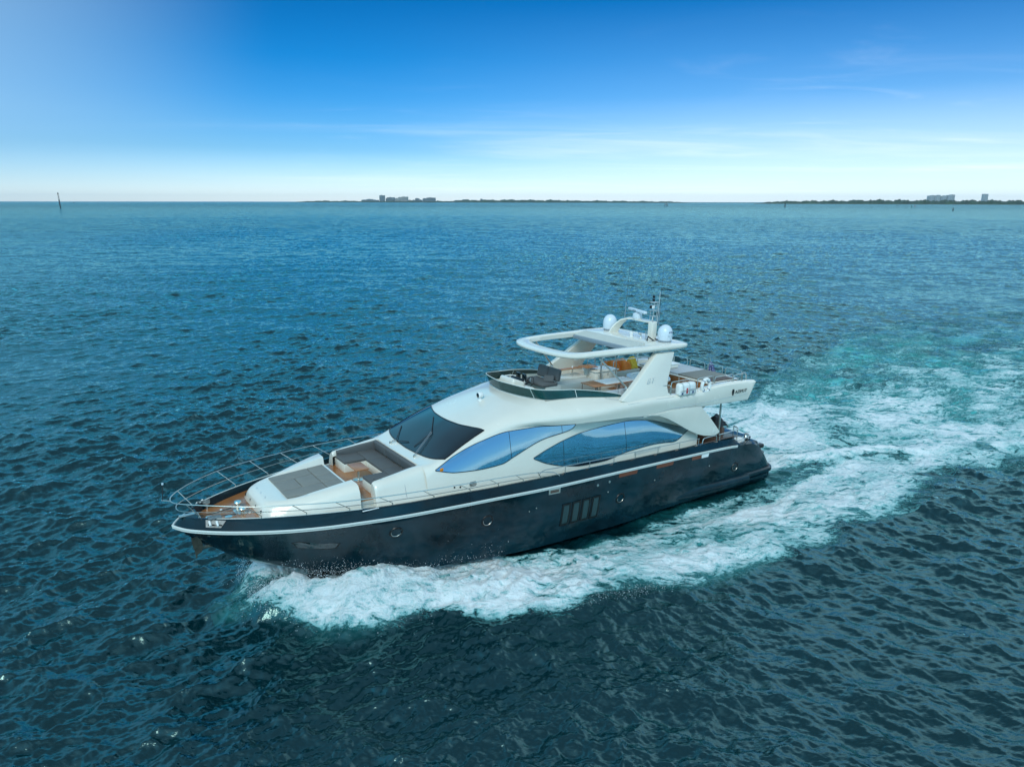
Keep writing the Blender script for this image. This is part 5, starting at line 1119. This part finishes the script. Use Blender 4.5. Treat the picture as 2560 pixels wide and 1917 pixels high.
fg = empty('ensign_flag', MB_ @ Matrix.Translation((2.30, .20, 4.72)), 'drooping blue flag with white stars on a short staff at the flybridge stern', 'flag')
t = MB(); t.tube([(2.30, .20, 4.68), (2.20, .26, 5.52)], .014, M['steel'], 7); t.lathe((2.20, .26, 5.52), [(.02, 0), (.025, .02), (0, .045)], M['steel'], 8); shift(t, (2.30, .20, 4.72)).build('flag_staff', fg)
t = MB(); G = []; UV = []
for i in range(13):
    u = i/12; r = []
    for j in range(15):
        v = j/14; wv = (.04*math.sin(u*14)+.03*math.sin(u*9+v*3))*(.4+v)
        r.append((2.21+.09*v+wv-.1*u, .27-.03*v+u*(.10+.42*v), 5.45-.68*v-.10*u*(1-v)+.05*u*v)); UV.append((u, v, 0))
    G.append(r)
t.grid(G, fl); o = shift(t, (2.30, .20, 4.72)).build('flag_cloth', fg, weld=False, recalc=False, sharp=80)
at = o.data.attributes.new('fuv', 'FLOAT_VECTOR', 'POINT'); at.data.foreach_set('vector', np.array(UV, np.float32).ravel())
# anchor in its bow roller
an = empty('bow_anchor', MB_ @ Matrix.Translation((25.3, 0, 1.9)), 'dull galvanised anchor hanging under the dark bow', 'anchor')
t = MB(); t.box(24.9, 25.5, -.04, .04, 1.66, 1.74, M['anch'], .012); t.obox((25.1, 0, 1.72), (.75, .07, .09), (0, .06, 0), M['anch'], .012); shift(t, (25.3, 0, 1.9)).build('shank', an)
for s in (1, -1):
    t = MB(); P_ = [(25.60, 2.12), (25.42, 2.18), (25.30, 1.85), (25.34, 1.60), (25.50, 1.52), (25.56, 1.75)]
    t.prism(P_, lambda p, k: (p[0], s*(.06+.10*abs(p[1]-1.6)+(.02 if k else -.02)), p[1]), 0, M['anch']); shift(t, (25.3, 0, 1.9)).build('fluke', an, smooth=False)
t = MB(); t.tube([(25.48, 0, 1.60), (25.50, 0, 1.38)], [.05, .012], M['anch'], 7); t.tube([(25.35, -.2, 2.08), (25.35, .2, 2.08)], .03, M['anch'], 8); shift(t, (25.3, 0, 1.9)).build('crown', an)
t = MB(); t.box(25.1, 25.5, -.12, .12, 2.0, 2.28, M['anch'], .03); t.build('anchor_roller', Y)
# --- writing
def text(s_, size, m_, Mx, parent, name, ext=.004, shear=0., off=0.):
    c = bpy.data.curves.new(name, 'FONT'); c.body = s_; c.size = size; c.extrude = ext; c.shear = shear; c.align_x = 'LEFT'; c.offset = off; c.materials.append(m_)
    o = bpy.data.objects.new(name, c); COL.objects.link(o); bpy.context.view_layer.update()
    me = bpy.data.meshes.new_from_object(o.evaluated_get(bpy.context.evaluated_depsgraph_get())); bpy.data.objects.remove(o)
    o = bpy.data.objects.new(name, me); COL.objects.link(o); o.parent = parent; o.matrix_local = Mx; return o
def on_side(x, y, z, s, tilt=0.):
    # text running towards the viewer's right on either side (port side: aft is to the right)
    R = Matrix(((-1, 0, 0, 0), (0, 0, 1, 0), (0, 1, 0, 0), (0, 0, 0, 1))) if s > 0 else Matrix(((1, 0, 0, 0), (0, 0, -1, 0), (0, 1, 0, 0), (0, 0, 0, 1)))
    return Matrix.Translation((x, s*y, z)) @ R @ Matrix.Rotation(tilt, 4, 'X')
wing_o = bpy.data.objects['flybridge_wing']
for s in (1, -1):
    x0 = 3.80 if s > 0 else 2.95
    text('AZIMUT', .19, M['black'], on_side(x0, 3.056, 4.66, s) @ Matrix.Scale(1.15, 4, (1, 0, 0)), wing_o, 'builder_lettering', shear=.2)
    t = MB(); cx = 3.93 if s > 0 else 2.82
    t.prism([(cx-.06, 4.86), (cx+.06, 4.86), (cx+.07, 4.74), (cx+.03, 4.62), (cx, 4.58), (cx-.03, 4.62), (cx-.07, 4.74)], lambda p, k: (p[0], s*(3.045+(.018 if k else 0)), p[1]), 0, M['black']); t.build('builder_crest', wing_o, smooth=False)
    a = text('BT', .38, M['faint'], on_side(8.98 if s > 0 else 8.2, 2.80-(5.62-4.9)*.33+.142, 5.60, s, .32), legs[0 if s > 0 else 1], 'builder_monogram', off=-.012)
c = text('KVH', .11, M['blue'], Matrix.Translation((7.11, 2.005, 7.40)) @ on_side(0, 0, 0, 1), ar, 'dome_lettering')
c = text('TracVision', .075, M['faint'], Matrix.Translation((7.16, 2.008, 7.26)) @ on_side(0, 0, 0, 1), ar, 'dome_lettering')

# ------------------------------------------------------------------ shore and sea marks
def at(u, D):
    """ground point at distance D (m, along the view axis) for photo column u"""
    return Vector(((u-1280)/1784.1/1.032*D, D, 0))
def hm(px, D): return px*D/1900.0
def far(name, col, rough=.9, var=None): return mat(name, col, rough, var=var)
M['tree'] = far('far_tree_foliage', (.035, .06, .03), var=(.02, .5)); M['sand'] = far('shore_sand', (.30, .27, .20)); M['bld'] = far('far_building_render', (.45, .42, .38)); M['bld2'] = far('far_building_grey', (.22, .24, .25)); M['winr'] = far('far_window_band', (.05, .07, .08), .2)
M['pile'] = far('tarred_pile', (.015, .015, .018)); M['redp'] = far('sea_mark_red', (.25, .03, .02)); M['grn'] = far('sea_mark_green', (.01, .09, .05))
def land(name, u0, u1, D0, D1, depth, hpx, seed, taper=0.):
    """low wooded shore: a bumpy canopy with beach line"""
    g = np.random.default_rng(seed); n = int((u1-u0)/1.1); G = []; ph = g.uniform(0, 6.3, 12); t = MB(); B = []
    for i in range(n+1):
        f = i/n; u = u0+(u1-u0)*f; D = D0+(D1-D0)*f; c = at(u, D); dr = Vector((c.x, c.y, 0)).normalized()
        base_h = hm(hpx(u) if callable(hpx) else hpx, D)
        b = 1+.14*math.sin(u*.11+ph[0])+.10*math.sin(u*.27+ph[1])+.06*math.sin(u*.6+ph[2])+.08*g.uniform(-1, 1)
        e = min(1, f*30, (1-f)*30) if taper == 0 else min(1, f/taper, (1-f)*30)
        h = max(1.2, base_h*b*e); r = []
        for k, (a, hh) in enumerate(((-8, -1.), (0, .6), (depth*.03, h*.55), (depth*.10, h*.92), (depth*.3, h*(1+.1*g.uniform(-1, 1))), (depth*.7, h), (depth, -1))):
            r.append(tuple(c + dr*a + Vector((0, 0, hh*(1+.08*g.uniform(-1, 1))))))
        G.append(r)
    t.grid([r[:2] for r in G], M['sand']); t.grid([r[1:] for r in G], M['tree']); o = t.build(name, smooth=False); o['kind'] = 'stuff'; return o
far_left = land('wooded_shore', 730, 1725, 7000, 6200, 500, lambda u: 3.6 if u < 1180 else (6.5 if 1250 < u < 1420 else 5.2-max(0, (u-1500)/225*2.5)), 3, .05)
tag(far_left, 'thin dark line of distant trees across the middle of the horizon', 'shoreline')
near_r = land('wooded_shore', 1884, 2900, 4300, 2900, 420, lambda u: 5.5+min(4.6, max(0, (u-1900)/260*4.2)), 5, .05)
tag(near_r, 'nearer strip of dark woods along the right of the horizon', 'shoreline')
land3 = land('wooded_shore', 1100, 1320, 6800, 6700, 300, 6.3, 9, .2); tag(land3, 'taller clump of distant trees right of the waterside buildings', 'shoreline')
def block(u0, u1, hp, D, label, m_='bld2', steps=None, floors=6, group='distant waterside buildings'):
    a, b = at(u0, D), at(u1, D); w_ = (b-a).length; dep = w_*.5+12; H = hm(hp*1.12+.8, D); t = MB(); c = (a+b)/2; ang = math.atan2((b-a).y, (b-a).x)
    root = empty('building', Matrix.Translation(c) @ Matrix.Rotation(ang, 4, 'Z'), label, 'building', group)
    parts = steps or [(0, 1, 1)]
    for f0, f1, hh in parts:
        t.box(-w_/2+w_*f0+.3, -w_/2+w_*f1-.3, 0, dep, -1, H*hh, M[m_]); t.box(-w_/2+w_*(f0*.7+f1*.3), -w_/2+w_*(f0*.5+f1*.5), dep*.3, dep*.6, H*hh, H*hh+3.2, M[m_])
    t.build('wall', root, smooth=False); t = MB()
    for f0, f1, hh in parts:
        nf = max(3, int(H*hh/3.3))
        for k in range(1, nf): t.box(-w_/2+w_*f0+1.5, -w_/2+w_*f1-1.5, -.25, .1, H*hh*k/nf, H*hh*k/nf+1.5, M['winr'])
    t.build('window_band', root, smooth=False); return root
block(903, 943, 6.5, 6950, 'low grey block left of the tallest tower on the horizon', steps=[(0, .3, .8), (.3, .65, 1), (.65, 1, .75)])
block(948, 961, 15, 6900, 'tallest dark tower standing alone on the horizon', 'bld2')
block(964, 985, 10.5, 6950, 'square dark block just right of the tallest tower', 'bld2', steps=[(0, .15, .8), (.15, 1, 1)])
block(987, 1018, 12, 6900, 'pale stepped block in the middle of the waterside buildings', 'bld', steps=[(0, .25, .75), (.25, .5, .92), (.5, 1, 1)])
block(1030, 1054, 8.5, 6950, 'small block with raised centre right of the pale stepped block', 'bld2', steps=[(0, .3, .6), (.3, .7, 1), (.7, 1, .65)])
block(1056, 1087, 10, 6900, 'wide bluish block at the right end of the waterside buildings', 'bld2', steps=[(0, .3, .85), (.3, 1, 1)])
block(1200, 1206, 7.5, 6850, 'tiny lone tower above the distant trees mid-horizon', 'bld2')
block(1018, 1030, 4.5, 6950, 'lowest flat annex between two waterside blocks', 'bld')
for u0, u1, hp, lb in ((2320, 2334, 15.5, 'leftmost of the hazy pale blocks above the right shore'), (2336, 2349, 16, 'hazy pale block second from the left above the right shore'), (2352, 2364, 15, 'hazy pale block third from the left above the right shore'), (2368, 2385, 17, 'rounded hazy pale block above the right shore')):
    block(u0, u1, hp, 11800, lb, 'bld', group='hazy blocks beyond the right shore', steps=[(0, .5, .93), (.5, 1, 1)])
block(2456, 2468, 18.5, 11800, 'lone hazy tower far right above the woods', 'bld', group='hazy blocks beyond the right shore')
# long low bridge
br = empty('road_bridge', Matrix.Translation(at(1805, 5600)), 'long low bridge on piers closing the gap between the two shores', 'bridge')
a, b = at(1712, 5900)-at(1805, 5600), at(1895, 5200)-at(1805, 5600); t = MB(); hb_ = 5.5
t.grid([[tuple(p+Vector((0, dy, z))) for dy, z in ((-6, hb_), (6, hb_), (6, hb_-1.6), (-6, hb_-1.6))] for p in (a, a*.5+b*.5, b)], M['bld2'], closed=True); t.build('bridge_deck', br, smooth=False)
for k in range(30):
    p = a+(b-a)*(k+.5)/30; t = MB(); t.box(p.x-1.2, p.x+1.2, p.y-5, p.y+5, -3, hb_-1.6, M['bld2']); t.build('pier', br, smooth=False)
# channel beacon on the left
D = 1335; c = at(148, D); bc = empty('channel_beacon', Matrix.Translation(c) @ Matrix.Rotation(-.035, 4, 'Y') @ Matrix.Scale(.93, 4), 'tall dark beacon pile with open lattice top standing in the water far left', 'beacon')
t = MB(); t.lathe((0, 0, -2), [(1.0, 0), (1.0, 18.5), (0, 18.5)], M['pile'], 12); t.build('pile', bc)
t = MB()
for x in (-.8, .8):
    for y in (-.8, .8): t.tube([(x, y, 16.4), (x, y, 26)], .16, M['pile'], 5)
for z in (18.5, 21.2, 23.6): t.box(-1, 1, -1, 1, z, z+.25, M['pile'])
t.tube([(-.8, -.8, 18.5), (.8, -.8, 21.2)], .13, M['pile'], 5); t.tube([(.8, -.8, 21.2), (-.8, -.8, 23.6)], .13, M['pile'], 5); t.build('lattice', bc)
t = MB(); t.lathe((0, 0, 26), [(.3, 0), (1.3, .4), (1.2, 2.0), (.4, 2.3), (.4, 3.2), (0, 3.3)], M['pile'], 10); t.build('lantern', bc)
# platform mark
D = 1990; c = at(1665, D); pm = empty('beacon_platform', Matrix.Translation(c), 'small platform beacon on legs in the water right of centre', 'beacon')
for x, y in ((-4, -3), (4, -3), (-4, 3), (4, 3), (0, -3)):
    t = MB(); t.tube([(x, y, -2), (x*.8, y*.8, 4.6)], .35, M['pile'], 6); t.build('leg', pm)
t = MB(); t.box(-4.4, 4.4, -3.6, 3.6, 4.4, 5.1, M['bld2']); t.build('deck', pm); t = MB(); t.box(-2.4, 2.4, -2, 2, 5.1, 7.4, M['bld2'], .2); t.tube([(0, 0, 7.4), (0, 0, 11)], .6, M['pile'], 6); t.box(-4, -3.2, -.5, .5, 5.1, 7, M['pile']); t.box(3.2, 4, -.5, .5, 5.1, 7, M['pile']); t.build('hut', pm)
# marks
D = 1830; c = at(1963, D); pl = empty('channel_pile', Matrix.Translation(c), 'short thick dark pile in the water left of the right-hand woods', 'pile')
t = MB(); t.lathe((0, 0, -2), [(1.1, 0), (1.1, 8.2), (0, 8.2)], M['pile'], 12); t.build('post', pl); t = MB(); t.lathe((0, 0, 6.2), [(1.5, 0), (1.5, 1.4), (.6, 1.8), (0, 2.6)], M['pile'], 12); t.build('cap', pl)
def buoy(u, D, hp, m_, label):
    c = at(u, D); H = hm(hp, D); o = empty('channel_buoy', Matrix.Translation(c), label, 'buoy', 'small buoys off the right shore')
    t = MB(); t.lathe((0, 0, -.6), [(.2, 0), (H*.30, .3), (H*.32, 1.2), (H*.2, 1.5), (0, 1.5)], M[m_], 14); t.build('float', o)
    t = MB()
    for k in range(4): a_ = k*math.pi/2+.5; t.tube([(H*.2*math.cos(a_), H*.2*math.sin(a_), .8), (H*.09*math.cos(a_), H*.09*math.sin(a_), H*.8)], H*.035, M[m_], 5)
    t.lathe((0, 0, H*.55), [(H*.14, 0), (H*.15, H*.2), (H*.05, H*.3), (H*.05, H*.45), (0, H*.45)], M[m_], 10); t.build('tower', o)
buoy(2385, 1120, 7.5, 'pile', 'largest dark buoy of those off the right shore'); buoy(2280, 1680, 6, 'grn', 'small dark buoy left of a thinner twin off the right shore'); buoy(2288, 2000, 4.5, 'redp', 'thinner buoy just behind another one off the right shore'); buoy(2243, 2300, 4, 'pile', 'tiny leftmost buoy right under the right-hand woods')
D = 4800; c = at(184, D); bt = empty('fishing_boat', Matrix.Translation(c), 'tiny dark boat on the horizon right of the tall beacon', 'boat')
t = MB(); t.prism([(-7, 0), (6, 0), (9, 2.2), (-7, 1.8)], lambda p, k: (p[0], (2 if k else -2), p[1]), 0, M['pile']); t.build('hull', bt, smooth=False); t = MB(); t.box(-4, 1, -1.4, 1.4, 1.8, 5.2, M['bld2'], .2); t.tube([(-1.5, 0, 5), (-1.5, 0, 8)], .15, M['pile'], 5); t.build('wheelhouse', bt)
# ------------------------------------------------------------------ spray thrown up by the bow wave
def spray():
    g = np.random.default_rng(5); V = []; Fc = []; n = 0
    tet = np.array([[1, 1, 1], [-1, -1, 1], [-1, 1, -1], [1, -1, -1]])*.58
    for k in range(26000):
        s = 1 if g.random() < .72 else -1
        w_ = g.random()
        if w_ < .70:      # sheet thrown outwards off the chine
            x = 24.2-g.beta(1.1, 2.2)*8; yc0 = float(yo_s(x)); y = yc0*(.35+.75*g.beta(2.2, 1.6))+g.normal()*.12; h = max(0, g.normal()*.22+.28)*float(hz_s(x))
        elif w_ < .97:     # ragged outer edge
            x = 24-g.random()*13; y = float(yo_s(x))+abs(g.normal())*.22-.2; h = abs(g.normal())*.20
        else:             # stray drops further out and ahead
            x = 24.6-g.random()*5; y = float(yo_s(x))+abs(g.normal())*.7; h = abs(g.normal())*.35
        z = float(hh_s(x)) * (1 if w_ < .70 else .35) + h
        r = .003+.013*g.random()**4
        P = MB_ @ Vector((x, s*y, 0)); c = np.array([P.x, P.y, z+.0])
        q = g.normal(size=(3, 3)); q, _ = np.linalg.qr(q); V.append(tet@q*r+c); Fc += [(n, n+1, n+2), (n, n+3, n+1), (n, n+2, n+3), (n+1, n+3, n+2)]; n += 4
    # a few plumes flung up against the topsides
    for (px, py, sc) in ((18.2, 2.75, 1.0), (17.2, 2.9, .8), (16.4, 2.9, .9), (20.5, 2.6, .6)):
        for k in range(130):
            x = px+g.normal()*.35; y = py+abs(g.normal())*.16; z = .35+abs(g.normal())*.36*sc; r = .003+.016*g.random()**3
            P = MB_ @ Vector((x, y, 0)); q, _ = np.linalg.qr(g.normal(size=(3, 3))); V.append(tet@q*r+np.array([P.x, P.y, z+.2])); Fc += [(n, n+1, n+2), (n, n+3, n+1), (n, n+2, n+3), (n+1, n+3, n+2)]; n += 4
    V = np.concatenate(V); me = bpy.data.meshes.new('sea_spray'); me.from_pydata(V.tolist(), [], Fc); me.update(); me.materials.append(mat('spray_water', (.78, .82, .84), .4))
    o = bpy.data.objects.new('sea_spray', me); COL.objects.link(o); tag(o, 'white droplets thrown up by the bow wave along the dark hull', 'spray', None, 'stuff')
yo_s = y_out; hh_s = pchip([25.4, 24.3, 23, 21.5, 19, 16, 12, 8], [0, .50, 1.10, 1.02, .62, .46, .32, .24]); hz_s = pchip([25, 23, 20, 16, 10], [.5, 1.1, .9, .5, .3])
spray()
# ------------------------------------------------------------------ sea air
hz = bpy.data.meshes.new('haze'); bm = bmesh.new(); bmesh.ops.create_cube(bm, size=1.0); bm.to_mesh(hz); bm.free()
ho = bpy.data.objects.new('haze', hz); COL.objects.link(ho); ho.scale = (26500, 26500, 124); ho.location = (0, 0, 62-4); tag(ho, None, None, None, 'stuff')
hm_ = bpy.data.materials.new('sea_haze'); hm_.use_nodes = True; nn = hm_.node_tree.nodes; nn.clear()
o_ = N(nn, 'ShaderNodeOutputMaterial'); pv = N(nn, 'ShaderNodeVolumePrincipled', ins={'Density': 3.2e-5, 'Anisotropy': .2}); pv.inputs['Color'].default_value = (.62, .86, 1.0, 1); hm_.node_tree.links.new(pv.outputs[0], o_.inputs['Volume']); hz.materials.append(hm_)
